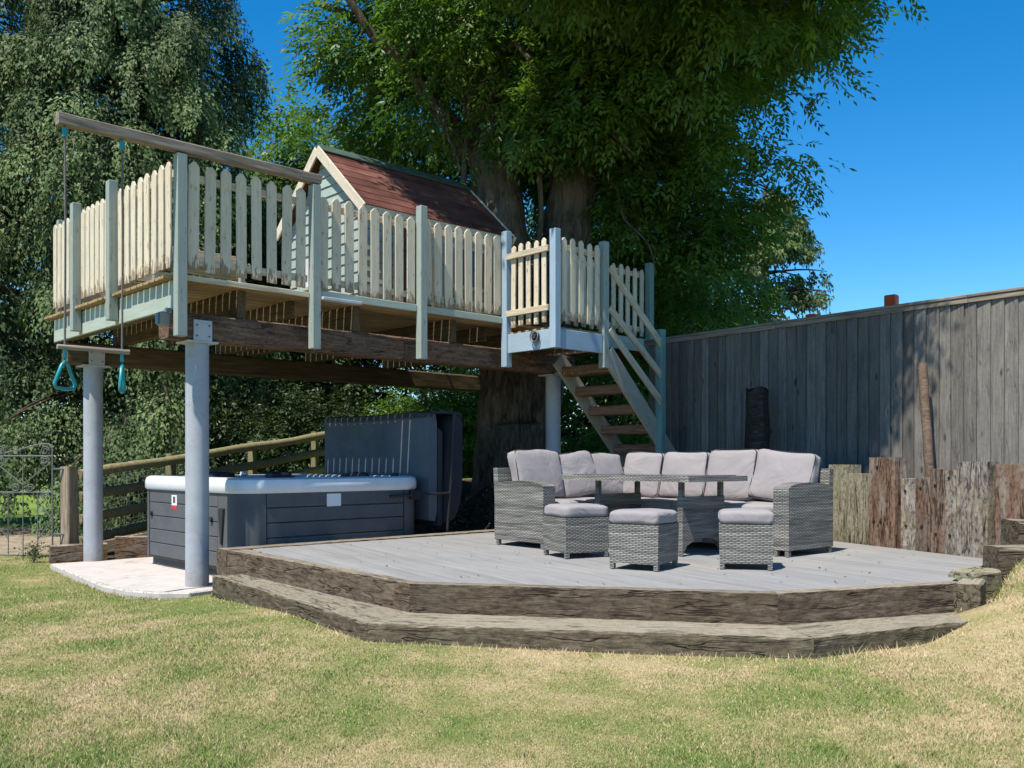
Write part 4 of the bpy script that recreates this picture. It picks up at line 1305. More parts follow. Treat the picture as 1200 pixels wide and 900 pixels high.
# folded cover on its lifter at the far end of the tub
cov = thing('hot_tub_cover', 'folded dark grey vinyl hot tub cover standing on its lifter', 'hot tub cover', (TB.x + V2.x * 2.5, TB.y + V2.y * 2.5, 0.031), ANG)
def puff(prof, y0, y1, name, mat, seed):
    """thick vinyl leaf: profile in (x,z) swept along y with slight sag"""
    n = 9; mb = MB(); r2 = random.Random(seed); m = len(prof)
    for k in range(n + 1):
        y = y0 + (y1 - y0) * k / n
        e = 1 - abs(2 * k / n - 1) ** 6 * 0.12
        for j, (x, z) in enumerate(prof):
            cx = sum(p[0] for p in prof) / m
            mb.v.append(Vector((cx + (x - cx) * e + r2.uniform(-.0012, .0012), y, z + (0.006 * math.sin(k * 0.9) + r2.uniform(-.002, .002) if z > 1 else 0))))
    for k in range(n):
        for j in range(m):
            j2 = (j + 1) % m
            mb.f.append((k * m + j, k * m + j2, (k + 1) * m + j2, (k + 1) * m + j)); mb.uv.append([(0, 0)] * 4)
    mb.f.append(tuple(reversed(range(m)))); mb.uv.append([(0, 0)] * m)
    mb.f.append(tuple(n * m + j for j in range(m))); mb.uv.append([(0, 0)] * m)
    o = mb.build(name, mat, cov, auto=True)
    bm = bmesh.new(); bm.from_mesh(o.data); bmesh.ops.recalc_face_normals(bm, faces=bm.faces); bm.to_mesh(o.data); bm.free()
    return o
puff([(-0.20, 0.50), (-0.10, 0.48), (-0.07, 0.6), (-0.07, 1.60), (-0.09, 1.70), (-0.19, 1.70), (-0.205, 1.62), (-0.205, 0.6)], 0.02, 2.2, 'cover_leaf', 'vinyl', 1)
puff([(0.02, 0.46), (0.16, 0.50), (0.26, 0.66), (0.30, 0.9), (0.30, 1.62), (0.26, 1.69), (0.16, 1.70), (0.10, 1.6), (0.02, 0.8)], 0.0, 2.22, 'cover_leaf', 'vinyl_dark', 2)
puff([(-0.215, 1.66), (-0.21, 1.712), (-0.1, 1.735), (0.1, 1.745), (0.27, 1.725), (0.312, 1.66), (0.29, 1.66), (0.25, 1.703), (0.0, 1.712), (-0.19, 1.70)], -0.01, 2.23, 'hinge_flap', 'vinyl_dark', 3)
puff([(-0.065, 0.42), (0.015, 0.42), (0.015, 1.5), (-0.065, 1.55)], 0.03, 2.1, 'skirt', 'vinyl_dark', 4)
MB().tube([(0.02, -0.045, 0.36), (0.07, -0.045, 0.9), (0.12, -0.045, 1.71)], 0.016, 8).build('lifter_arm', 'black_plastic', cov, auto=True)
MB().tube([(-0.78, -0.045, 0.785), (0.06, -0.045, 0.80)], 0.014, 8).build('lifter_bar', 'black_plastic', cov, auto=True)
MB().box(-0.50, -0.36, -0.058, -0.008, 0.74, 0.84).build('lifter_bracket', 'black_plastic', cov, bevel=0.004)
for y in (0.25, 0.42):
    pts = [(0.315, y, 1.60), (0.30, y, 1.70), (0.24, y, 1.755), (0.16, y, 1.76)]
    MB().tube(pts, 0.014, 6).build('strap', 'vinyl', cov, auto=True)

# ---------------------------------------------------------------- rattan corner sofa, table, stools
SA = math.radians(40.5)
SV = Vector((math.cos(SA), math.sin(SA))); SU = Vector((-math.sin(SA), math.cos(SA)))
SC = Vector((1.2, 10.12))
L1, L2, DP = 1.80, 2.55, 0.70
PA = SC - SV * L1
sofa = thing('corner_sofa', 'L-shaped grey rattan corner sofa with mauve grey cushions on the deck', 'sofa', (PA.x, PA.y, DZ), SA)
def arm(axis, a0, a1, p0, p1):
    zs = [(0.0, 0.05), (1.0, 0.05), (1.0, 0.585), (0.9, 0.60), (0.7, 0.618), (0.45, 0.624), (0.2, 0.615), (0.06, 0.60), (0.0, 0.575)]
    prof = [(p0 + (p1 - p0) * f, z) for f, z in zs]
    if p1 < p0: prof = prof[::-1]
    o = MB().extrude(prof, axis, a0, a1)
    return o.build('armrest', 'wicker', sofa, uv=True, bevel=0.0)
arm('x', 0.0, 0.15, -0.70, 0.0)
arm('y', -L2, -L2 + 0.15, L1 - 0.70, L1)
MB().box(0.152, L1 - 0.062, -0.66, -0.062, 0.06, 0.30).build('seat_base', 'wicker', sofa, uv=True)
MB().box(L1 - 0.66, L1 - 0.062, -L2 + 0.152, -0.662, 0.06, 0.30).build('seat_base', 'wicker', sofa, uv=True)
def backpanel(c): MB().quadbox(c).build('back_panel', 'wicker', sofa, uv=True)
backpanel([(0.02, -0.06, 0.06), (L1 - 0.0, -0.06, 0.06), (L1, 0.0, 0.06), (0.02, 0.0, 0.06), (0.02, -0.02, 0.74), (L1, -0.02, 0.74), (L1, 0.045, 0.74), (0.02, 0.045, 0.74)])
backpanel([(L1 - 0.06, -L2 + 0.02, 0.06), (L1, -L2 + 0.02, 0.06), (L1, -0.062, 0.06), (L1 - 0.06, -0.062, 0.06), (L1 - 0.02, -L2 + 0.02, 0.74), (L1 + 0.045, -L2 + 0.02, 0.74), (L1 + 0.045, -0.022, 0.74), (L1 - 0.02, -0.022, 0.74)])
for x, y in ((0.02, -0.68), (0.12, -0.68), (0.02, -0.04), (0.6, -0.64), (L1 - 0.04, -0.04), (L1 - 0.64, -1.3), (L1 - 0.68, -L2 + 0.02), (L1 - 0.04, -L2 + 0.02), (L1 - 0.68, -L2 + 0.13), (L1 - 0.04, -1.3)):
    MB().box(x - 0.018, x + 0.018, y - 0.018, y + 0.018, 0.0, 0.062).build('foot', 'wicker', sofa, uv=True)
def T(x, y, z): return Matrix.Translation((x, y, z))
sd = 1
for x0, x1 in ((0.155, 0.68), (0.685, 1.20)):
    cushion('seat_cushion', sofa, T((x0 + x1) / 2, -0.37, 0.365), x1 - x0, 0.60, 0.125, 0.12, seed=sd, piping=False); sd += 1
cushion('seat_cushion', sofa, T(L1 - 0.32, -0.37, 0.365), 0.54, 0.60, 0.125, 0.12, seed=sd, piping=False); sd += 1
for k in range(3):
    yy = -0.68 - 0.575 * (k + 0.5)
    cushion('seat_cushion', sofa, T(L1 - 0.37, yy, 0.365), 0.60, 0.57, 0.125, 0.12, seed=sd, piping=False); sd += 1
def back_c(along, pos, w, h, tilt, yaw, roll=0.0, dz=0.0):
    """back cushion leaning on the back panel; along: 'x' = first leg, 'y' = second leg"""
    global sd
    R = Matrix.Rotation(math.radians(90 - tilt), 4, 'X') @ Matrix.Rotation(math.radians(roll), 4, 'Z')
    if along == 'x':
        m = T(pos, -0.135, 0.425 + h / 2 + dz) @ Matrix.Rotation(math.radians(yaw), 4, 'Z') @ R
    else:
        m = T(L1 - 0.135, pos, 0.425 + h / 2 + dz) @ Matrix.Rotation(math.radians(-90 + yaw), 4, 'Z') @ R
    cushion('back_cushion', sofa, m, w, h, 0.135, 0.28, seed=sd); sd += 1
back_c('x', 0.43, 0.60, 0.49, 14, 0, -1)
back_c('x', 0.95, 0.50, 0.47, 16, -6, 5)
back_c('x', 1.40, 0.46, 0.46, 14, -4, 0)
back_c('y', -0.46, 0.50, 0.47, 13, 2, 0)
back_c('y', -1.01, 0.56, 0.47, 14, 0, 1)
back_c('y', -1.58, 0.56, 0.49, 15, -2, 1)
back_c('y', -2.14, 0.60, 0.47, 18, 3, -5, 0.0)

TBF = Vector((1.46, 7.6))
tab = thing('rattan_table', 'grey rattan dining table with glass top in front of the sofa', 'table', (TBF.x, TBF.y, DZ), SA)
TX, TY = 0.82, 1.52
mb = MB()
for a in ((0, TX, 0, 0.09), (0, TX, TY - 0.09, TY), (0, 0.09, 0.09, TY - 0.09), (TX - 0.09, TX, 0.09, TY - 0.09)):
    mb.box(a[0], a[1], a[2], a[3], 0.632, 0.678)
mb.build('top_frame', 'wicker', tab, uv=True)
MB().box(0.07, TX - 0.07, 0.07, TY - 0.07, 0.679, 0.685).build('glass_top', 'table_glass', tab, bevel=0.002)
MB().box(0.091, TX - 0.091, 0.091, TY - 0.091, 0.64, 0.66).build('top_panel', 'wicker', tab, uv=True)
def pedestal(y0, y1):
    x0, x1 = 0.12, TX - 0.12
    arch = [(x0 + (x1 - x0) * k / 10, 0.04 + 0.10 * math.sin(math.pi * k / 10) ** 0.7 if 0 < k < 10 else 0.0) for k in range(11)]
    prof = arch + [(x1, 0.50), (x0, 0.50)]
    p = MB().extrude(prof, 'y', y0, y1).build('pedestal', 'wicker', tab, uv=True)
    for x in (x0 + 0.02, x1 - 0.02):
        MB().box(x - 0.02, x + 0.02, y0 + 0.01, y1 - 0.01, 0.50, 0.633).build('leg', 'wicker', p, uv=True)
pedestal(0.16, 0.22); pedestal(TY - 0.38, TY - 0.32)
MB().box(0.36, 0.46, 0.221, TY - 0.381, 0.10, 0.15).build('stretcher', 'wicker', tab, uv=True)

def stool(corner, rz, sx, sy, lab, seed, h=0.335):
    d = Vector((math.cos(rz), math.sin(rz))); e = Vector((-math.sin(rz), math.cos(rz)))
    c = corner + d * sx / 2 + e * sy / 2
    t = thing('rattan_stool', lab, 'stool', (c.x, c.y, DZ), rz, 'rattan stools in front of the table')
    a, b = sx / 2, sy / 2
    k = 0.97
    MB().quadbox([(-a * k, -b * k, 0.045), (a * k, -b * k, 0.045), (a * k, b * k, 0.045), (-a * k, b * k, 0.045), (-a, -b, h), (a, -b, h), (a, b, h), (-a, b, h)]).build('body', 'wicker', t, uv=True)
    for x in (-1, 1):
        for y in (-1, 1):
            px, py = x * (a * k - 0.018), y * (b * k - 0.018)
            MB().box(px - 0.017, px + 0.017, py - 0.017, py + 0.017, 0, 0.047).build('foot', 'wicker', t, uv=True)
    cushion('cushion', t, T(0, 0, h + 0.05), sx * 1.0, sy * 1.0, 0.10, 0.12, seed=seed, piping=False)
stool(Vector((0.443, 7.59)), math.radians(25), 0.42, 0.42, 'rattan stool with cushion standing beside the left sofa arm', 31, 0.335)
stool(Vector((0.727, 6.93)), math.radians(-31), 0.40, 0.42, 'rattan stool turned at an angle between the two other stools', 32)
stool(Vector((1.547, 6.88)), math.radians(-13), 0.395, 0.40, 'rattan stool standing square in front of the right sofa arm', 33)

# ---------------------------------------------------------------- iron gate and rail fence on the left
gate = thing('iron_gate', 'wrought iron garden gate with scrolls beside the rail fence', 'gate', (-6.34, 11.25, 0.0))
GW = 0.72
def bar(name, pts, r=0.007): return MB().tube(pts, r, 6).build(name, 'iron', gate, auto=True)
bar('stile', [(GW, 0, 0.0), (GW, 0, 1.37)], 0.011); bar('stile', [(0, 0, 0.0), (0, 0, 1.37)], 0.011)
bar('cross_rail', [(0, 0, 0.05), (GW, 0, 0.05)], 0.009); bar('cross_rail', [(0, 0, 0.815), (GW, 0, 0.815)], 0.009); bar('cross_rail', [(0, 0, 1.26), (GW, 0, 1.26)], 0.009)
bar('arch', [(0.0, 0, 1.275), (0.15, 0, 1.30), (0.36, 0, 1.35), (0.5, 0, 1.39), (0.62, 0, 1.41), (0.68, 0, 1.405), (GW, 0, 1.36)], 0.009)
for x in (0.09, 0.18, 0.27, 0.36, 0.45, 0.54, 0.63):
    top = 1.26 if abs(x - 0.36) < .01 else 0.815
    if abs(x - 0.36) < 0.01 or x in (0.18, 0.54): bar('bar', [(x, 0.0, 0.05), (x, 0.0, top)])
bar('brace', [(0.02, 0, 1.18), (0.36, 0, 0.91)]); bar('brace', [(GW - 0.02, 0, 1.18), (0.36, 0, 0.91)])
bar('brace', [(0.54, 0, 0.72), (GW - 0.02, 0, 0.50)]); bar('brace', [(0.18, 0, 0.72), (0.02, 0, 0.50)])
bar('brace', [(0.54, 0, 0.24), (GW - 0.02, 0, 0.46)]); bar('brace', [(0.18, 0, 0.24), (0.02, 0, 0.46)])
def scroll(cx, cz, r, flip=1):
    pts = []
    for k in range(22):
        a = k * 0.5; rr_ = r * (1 - k / 26)
        pts.append((cx + flip * rr_ * math.cos(a), -0.006, cz + rr_ * math.sin(a)))
    bar('scroll', pts, 0.006)
for cx, cz, f in ((0.63, 1.325, 1), (0.63, 1.205, 1), (0.09, 1.325, -1), (0.09, 1.205, -1), (0.27, 0.865, -1), (0.45, 0.865, 1), (0.63, 0.765, 1)): scroll(cx, cz, 0.055, f)
for z in (0.3, 1.1):
    bar('hinge', [(GW + 0.01, 0, z), (GW + 0.12, 0.04, z)], 0.012)
bar('ground_bolt', [(0.36, 0.0, -0.05), (0.36, 0.0, 0.06)], 0.008)

FA = Vector((-5.47, 11.36)); FB = Vector((-3.3, 15.6))
rf = thing('rail_fence', 'weathered post and rail fence with wire netting climbing the bank', 'fence', (FA.x, FA.y, 0))
fdir = (FB - FA); fl = fdir.length; fdir = fdir / fl
fnr = Vector((-fdir.y, fdir.x))
def fz(s): return 0.0 + 0.60 * (s / fl)
for i, s in enumerate((0.0, 1.6, 3.2, 4.7)):
    p = fdir * s - fnr * (0.0 if i == 0 else 0.0)
    w_ = 0.17 if i == 0 else 0.11
    plank('post', 'post_wood' if i == 0 else 'rail_wood', rf, (p.x, p.y, fz(s) - 0.25), (p.x, p.y, fz(s) + (1.13 if i == 0 else 1.10)), w_, w_ * .9, up=(fdir.x, fdir.y, 0), rough=0.003, variant=i)
for k, zz in enumerate((1.02, 0.74, 0.46, 0.20)):
    mb = MB()
    pts, rad = [], []
    for j in range(12):
        s = 0.06 + (fl + 0.1) * j / 11
        p = fdir * s + fnr * (-0.10)
        pts.append((p.x, p.y, zz + fz(s) + 0.01 * math.sin(j * 1.3 + k))); rad.append(0.062 + 0.004 * math.sin(j * 2 + k))
    mb.tube(pts, rad, 10)
    mb.build('rail', 'rail_wood', rf, auto=True)
mb = MB()
for j in range(26):
    s = 0.15 + j * 0.075
    p = fdir * s + fnr * 0.0
    mb.tube([(p.x, p.y, fz(s) + 0.03), (p.x, p.y, fz(s) + 0.92)], 0.0022, 4, caps=False)
for j in range(13):
    z = 0.03 + j * 0.074
    a = fdir * 0.1; b = fdir * 2.1
    mb.tube([(a.x, a.y, fz(0.1) + z), (b.x, b.y, fz(2.1) + z)], 0.0022, 4, caps=False)
wmesh = mb.build('wire_netting', 'wire', rf); wmesh['kind'] = 'stuff'

# ---------------------------------------------------------------- vegetation
def unit(v): return v / (np.linalg.norm(v, axis=-1, keepdims=True) + 1e-9)
def rand_dir(r, n): return unit(r.normal(size=(n, 3)))

def leaf_quads(base, d, nrm, L, Wd):
    """diamond leaf from base along d, face normal about nrm"""
    s = unit(np.cross(d, nrm))
    L = L[:, None]; Wd = Wd[:, None]
    mid = base + d * L * 0.45
    tip = base + d * L
    v = np.stack([base, mid + s * Wd, tip, mid - s * Wd], 1)
    return v

def ellip_points(r, ells, n, shell=0.55):
    vol = np.array([(e[1][0] * e[1][1] * e[1][2]) ** (2 / 3.) * (e[2] if len(e) > 2 else 1) for e in ells])
    k = r.choice(len(ells), n, p=vol / vol.sum())
    c = np.array([e[0] for e in ells])[k]; rad = np.array([e[1] for e in ells])[k]
    d = rand_dir(r, n)
    rho = r.uniform(0, 1, n) ** shell
    rho = rho * (1 + 0.16 * np.sin(5 * d[:, 0] + 3 * k) * np.sin(4 * d[:, 2] + 2 * k))
    return c + d * rad * rho[:, None], unit(d * np.array([1, 1, 0.6]))

def ash_crown(parent, ells, twigs, per, seed, mat='ash_leaf', scale=1.0, leaflets=9, spread=0.34, holes=0, name='crown', keep=None):
    r = np.random.default_rng(seed)
    c, out = ellip_points(r, ells, twigs)
    if holes:
        hc = c[r.choice(len(c), holes)]; hr = r.uniform(0.35, 0.75, holes)
        d = np.linalg.norm(c[:, None] - hc[None], axis=2)
        ok = (d > hr[None]).all(1) | (c[:, 1] < -2.2)
        c, out = c[ok], out[ok]
    if keep is not None:
        ok = keep(c); c, out = c[ok], out[ok]
    n = len(c) * per
    tw = np.repeat(np.arange(len(c)), per)
    off = rand_dir(r, n) * (r.uniform(0, 1, (n, 1)) ** 0.6) * spread * np.array([1, 1, 0.55])
    base = c[tw] + off
    a = unit(out[tw] * 0.7 + unit(off) * 0.8 + rand_dir(r, n) * 0.5 + np.array([0, 0, -0.45]))
    up = unit(np.array([0, 0, 1.0]) + 0.45 * rand_dir(r, n))
    b = unit(np.cross(a, up)); nrm = unit(np.cross(b, a))
    RL = r.uniform(0.17, 0.27, n) * scale
    V = []; Tn = []
    twt = np.clip(r.normal(0.45, 0.2, len(c)), 0, 1)
    tt = np.clip(twt[tw] + r.normal(0, 0.12, n), 0, 1)
    for k in range(leaflets):
        if k == leaflets - 1: s, side = 1.0, 0
        else: s, side = 0.28 + 0.68 * (k // 2) / max(1, (leaflets - 1) // 2), (1 if k % 2 else -1)
        droop = np.array([0, 0, -1.0]) * (0.22 * s * s)[..., None] if False else np.array([0, 0, -0.22 * s * s])
        p = base + a * (RL * s)[:, None] + droop * RL[:, None]
        d = unit(a * (0.6 if side else 1.0) + b * (0.8 * side) + rand_dir(r, n) * 0.22 + np.array([0, 0, -0.30]))
        L = r.uniform(0.065, 0.10, n) * scale
        nn = unit(nrm + 0.5 * rand_dir(r, n))
        V.append(leaf_quads(p, d, nn, L, L * r.uniform(0.15, 0.21, n))); Tn.append(tt)
    V = np.concatenate(V); Tn = np.concatenate(Tn)
    m = len(V)
    return mesh_np(name, V.reshape(-1, 3), np.arange(m * 4).reshape(-1, 4), mat, parent, tint=Tn)

def limb(mb, pts, r0, r1, seg=10, wob=0.04, seed=0, sub=4):
    """smooth tapering branch through the given points"""
    rr_ = random.Random(seed)
    P = [Vector(p) for p in pts]
    out = []
    for i in range(len(P) - 1):
        p0 = P[max(i - 1, 0)]; p1 = P[i]; p2 = P[i + 1]; p3 = P[min(i + 2, len(P) - 1)]
        for k in range(sub):
            t = k / sub
            out.append(0.5 * ((2 * p1) + (p2 - p0) * t + (2 * p0 - 5 * p1 + 4 * p2 - p3) * t * t + (3 * p1 - p0 - 3 * p2 + p3) * t ** 3))
    out.append(P[-1])
    n = len(out)
    rad = [r0 + (r1 - r0) * (i / (n - 1)) ** 0.8 for i in range(n)]
    for i in range(1, n - 1):
        out[i] = out[i] + Vector((rr_.uniform(-1, 1), rr_.uniform(-1, 1), rr_.uniform(-1, 1))) * wob * min(1, rad[i] * 6)
    b = len(mb.v)
    mb.tube(out, rad, seg)
    return out

def roughen(mb, amp, start=0):
    for v in mb.v[start:]:
        f = math.sin(v.x * 17 + v.z * 2.1) * math.sin(v.y * 19 - v.z * 1.3) + 0.5 * math.sin(v.x * 41 + v.y * 37 + v.z * 5)
        v.x += amp * f; v.y += amp * f * 0.8

# --- the big ash behind the platform
AX, AY = 0.05, 13.25
ag = gz(AX, AY)
ash = thing('ash_tree', 'huge twin trunked ash tree rising behind the platform playhouse', 'tree', (AX, AY, 0))
def lp(p): return (p[0] - AX, p[1] - AY, p[2])
mb = MB()
limb(mb, [lp(p) for p in ((0.05, 13.25, ag - 0.3), (0.04, 13.25, ag + 0.5), (0.05, 13.25, 1.9), (0.0, 13.25, 2.8), (-0.10, 13.25, 3.6), (-0.18, 13.28, 4.6), (-0.28, 13.35, 5.6), (-0.55, 13.6, 7.2), (-0.9, 14.0, 9.0))], 0.66, 0.26, 22, 0.02, 1, 5)
limb(mb, [lp(p) for p in ((0.12, 13.25, ag - 0.2), (0.2, 13.25, 1.8), (0.45, 13.28, 2.8), (0.72, 13.3, 3.8), (0.86, 13.32, 4.9), (1.0, 13.4, 6.2), (1.4, 13.6, 7.8), (1.8, 13.9, 9.4))], 0.52, 0.26, 22, 0.02, 2, 5)
roughen(mb, 0.016)
mb.build('trunk', 'ash_bark', ash, auto=True).data.set_sharp_from_angle(angle=3.1)
def ash_limb(pts, r0, r1, seed, mat='ash_bark', wob=0.05):
    m = MB(); limb(m, [lp(p) for p in pts], r0, r1, 9, wob, seed); m.build('limb', mat, ash, smooth=True)
ash_limb(((-0.25, 13.3, 5.3), (-0.8, 13.2, 5.9), (-1.35, 13.1, 6.7), (-1.45, 13.1, 7.5), (-1.5, 13.3, 9.2)), 0.15, 0.09, 3)
ash_limb(((-1.38, 13.05, 6.75), (-1.9, 12.8, 7.1), (-2.4, 12.6, 7.8), (-2.7, 12.5, 8.7)), 0.085, 0.03, 4)
ash_limb(((-1.3, 13.0, 6.6), (-1.05, 12.7, 6.1), (-0.85, 12.5, 5.6), (-0.7, 12.4, 5.1)), 0.06, 0.018, 5)
ash_limb(((-0.2, 13.25, 4.4), (-0.55, 13.1, 4.7), (-0.95, 12.95, 4.75), (-1.25, 12.9, 4.9)), 0.2, 0.09, 6)
ash_limb(((-0.65, 13.0, 4.55), (-0.68, 12.95, 5.2), (-0.6, 12.9, 6.2), (-0.75, 12.8, 7.4)), 0.055, 0.025, 7)
ash_limb(((0.40, 13.0, 3.2), (0.33, 12.95, 3.9), (0.42, 12.9, 4.7), (0.35, 12.9, 5.4)), 0.06, 0.03, 8)
ash_limb(((1.1, 13.5, 6.6), (1.9, 12.8, 7.4), (2.7, 12.0, 7.9), (3.8, 11.6, 8.4)), 0.2, 0.06, 9)
ash_limb(((1.3, 13.6, 7.3), (1.8, 12.2, 7.9), (2.4, 11.0, 8.0), (3.0, 10.2, 8.0)), 0.18, 0.05, 10)
ash_limb(((0.95, 13.4, 5.8), (1.9, 13.5, 6.2), (2.9, 13.4, 6.7), (4.0, 13.2, 7.2)), 0.16, 0.05, 11)
ash_limb(((0.9, 13.35, 5.2), (1.6, 13.5, 5.3), (2.3, 13.7, 5.0), (2.9, 13.8, 4.5)), 0.12, 0.03, 12)
ash_limb(((-0.4, 13.45, 6.5), (-1.2, 14.0, 7.4), (-2.2, 14.4, 8.0), (-3.0, 14.5, 8.4)), 0.16, 0.05, 13)
ash_limb(((0.05, 12.1, 6.7), (0.42, 12.0, 6.2), (0.75, 11.95, 5.85), (1.15, 11.9, 5.55), (1.6, 11.9, 5.15)), 0.035, 0.012, 14)
ash_limb(((-0.2, 12.9, 6.9), (0.05, 12.1, 6.7)), 0.05, 0.035, 15)
ash_limb(((1.45, 12.7, 4.95), (1.55, 12.6, 4.5), (1.85, 12.5, 4.15), (1.95, 12.5, 3.75)), 0.022, 0.008, 16)
ash_limb(((0.95, 13.2, 5.3), (1.2, 12.95, 5.3), (1.45, 12.7, 4.95)), 0.05, 0.022, 17)
for k, (x, y, z) in enumerate(((-2.0, 15.5, 9), (0.3, 15.5, 9.5), (2.5, 15, 9.5), (4.6, 12.6, 8.6), (-0.6, 12.6, 9.0))):
    ash_limb(((0.6 if x > 0 else -0.6, 13.6, 7.0), (x * .5, (13.6 + y) / 2, 8.0), (x, y, z)), 0.16, 0.05, 30 + k)
ELL = [((1.0, 14.6, 9.7), (4.6, 3.2, 3.3), 0.6), ((-1.75, 14.7, 7.8), (1.6, 1.6, 1.9)), ((2.9, 13.3, 6.7), (1.7, 1.9, 1.9)),
       ((2.5, 11.0, 7.3), (1.9, 1.7, 1.4)), ((3.7, 11.9, 8.0), (1.35, 1.6, 1.5)), ((2.7, 14.0, 4.55), (1.3, 1.4, 1.45)),
       ((0.5, 15.6, 6.5), (2.6, 1.3, 2.2)), ((3.2, 9.9, 7.7), (1.3, 1.1, 1.1)), ((1.1, 12.2, 6.6), (1.2, 1.0, 1.1)),
       ((-0.9, 15.3, 5.2), (1.9, 1.0, 1.5)), ((1.9, 13.2, 5.4), (0.9, 0.9, 1.0)), ((-0.5, 12.6, 7.4), (1.2, 0.8, 1.0)), ((-0.2, 12.3, 6.4), (0.8, 0.5, 0.7)), ((0.7, 12.3, 6.3), (0.9, 0.6, 0.9)), ((1.9, 8.3, 7.6), (0.9, 0.75, 0.9), 6.0), ((1.1, 8.6, 7.6), (1.0, 0.9, 0.9), 5.5), ((0.5, 9.6, 7.6), (1.0, 0.9, 0.9), 5.0), ((1.7, 9.3, 7.6), (1.1, 1.0, 0.9), 4.0), ((0.2, 12.3, 5.75), (1.1, 0.5, 0.5)), ((-0.5, 12.3, 6.0), (0.7, 0.4, 0.6), 1.6), ((0.95, 12.2, 5.9), (0.8, 0.4, 0.6), 1.6), ((-0.9, 12.5, 6.2), (0.7, 0.5, 0.6)), ((2.65, 8.9, 7.2), (0.9, 0.8, 0.8), 1.6), ((0.9, 10.4, 7.5), (1.2, 0.9, 1.0), 3.0), ((-1.7, 10.5, 7.9), (1.1, 0.8, 0.5), 1.6), ((1.9, 15.0, 3.4), (1.3, 1.0, 1.1))]
ELL = [((e[0][0] - AX, e[0][1] - AY, e[0][2]),) + tuple(e[1:]) for e in ELL]
ash_crown(ash, ELL, 4000, 19, 11, holes=60, leaflets=7, scale=1.36, spread=0.42)

# --- other broadleaved trees and shrubs
def broadleaf(name, lab, cat, x, y, ells, twigs, per, seed, mat, scale, group=None, trunk=True, leaflets=5, spread=0.3, h=None):
    g = gz(x, y)
    t = thing(name, lab, cat, (x, y, g), group=group)
    el = [((e[0][0] - x, e[0][1] - y, e[0][2] - g), e[1]) for e in ells]
    if trunk:
        m = MB(); top = el[0][0]
        limb(m, [(0, 0, -0.2), (0.02, 0, top[2] * 0.4), (top[0] * .6, top[1] * .6, top[2] * 0.8), (top[0], top[1], top[2] + el[0][1][2] * 0.5)], 0.05 + 0.022 * top[2], 0.02, 9, 0.05, seed)
        for e in el:
            limb(m, [(0.01, 0, top[2] * 0.35), (e[0][0] * 0.5, e[0][1] * 0.5, e[0][2] * 0.7), e[0]], 0.03 + 0.008 * top[2], 0.012, 7, 0.04, seed + 3)
        m.build('trunk' if cat == 'tree' else 'stem', 'ash_bark', t, smooth=True)
    ash_crown(t, el, twigs, per, seed, mat, scale, leaflets, spread, name='crown' if cat == 'tree' else 'foliage')
    return t
broadleaf('broadleaf_tree', 'bright yellow green tree in sunlight far behind the playhouse gable', 'tree', -6.4, 25.0,
          [((-6.4, 25, 9.0), (2.6, 2, 2.6)), ((-4.4, 25.5, 8.2), (2.2, 2, 2.2)), ((-7.6, 25, 6.4), (2, 2, 2)), ((-5.0, 25.0, 5.8), (2.2, 1.6, 1.8))], 750, 13, 21, 'far_leaf', 2.0)
broadleaf('broadleaf_tree', 'dark leafy tree filling the gap behind the picket stair railing', 'tree', 2.3, 19.0,
          [((2.3, 19, 4.6), (2.6, 1.6, 2.2)), ((0.4, 19.3, 4.2), (2.0, 1.5, 2.2)), ((3.4, 18.5, 3.4), (1.3, 1.2, 1.4))], 680, 13, 22, 'ash_leaf', 1.75)
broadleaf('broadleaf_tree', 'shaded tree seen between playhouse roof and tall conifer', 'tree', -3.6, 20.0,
          [((-3.4, 20, 6.0), (2.0, 1.6, 2.2)), ((-2.0, 20.3, 4.8), (2.0, 1.5, 2.0)), ((-4.2, 20, 4.2), (1.7, 1.4, 1.6))], 560, 12, 23, 'shade_dark_leaf', 1.75)
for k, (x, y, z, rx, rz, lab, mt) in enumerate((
        (-4.6, 16.6, 1.6, 1.0, 1.2, 'dark leafy shrub in shade behind the rail fence', 'shade_dark_leaf'),
        (-3.0, 16.8, 1.7, 1.0, 1.1, 'loose dark shrub behind the middle of the hot tub', 'shade_dark_leaf'),
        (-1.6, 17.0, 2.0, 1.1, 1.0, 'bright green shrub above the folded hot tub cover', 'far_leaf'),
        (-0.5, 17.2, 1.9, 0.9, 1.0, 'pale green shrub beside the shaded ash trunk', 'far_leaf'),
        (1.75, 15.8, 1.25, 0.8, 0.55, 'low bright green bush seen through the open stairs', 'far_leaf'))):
    broadleaf('shrub', lab, 'shrub', x, y, [((x, y, z), (rx, 0.7, rz)), ((x + 0.3, y - 0.2, z - 0.4), (rx * .9, 0.7, rz * .7))], 240, 14, 40 + k, mt, 1.0, 'shrubs behind the hot tub', True, 5, 0.26)

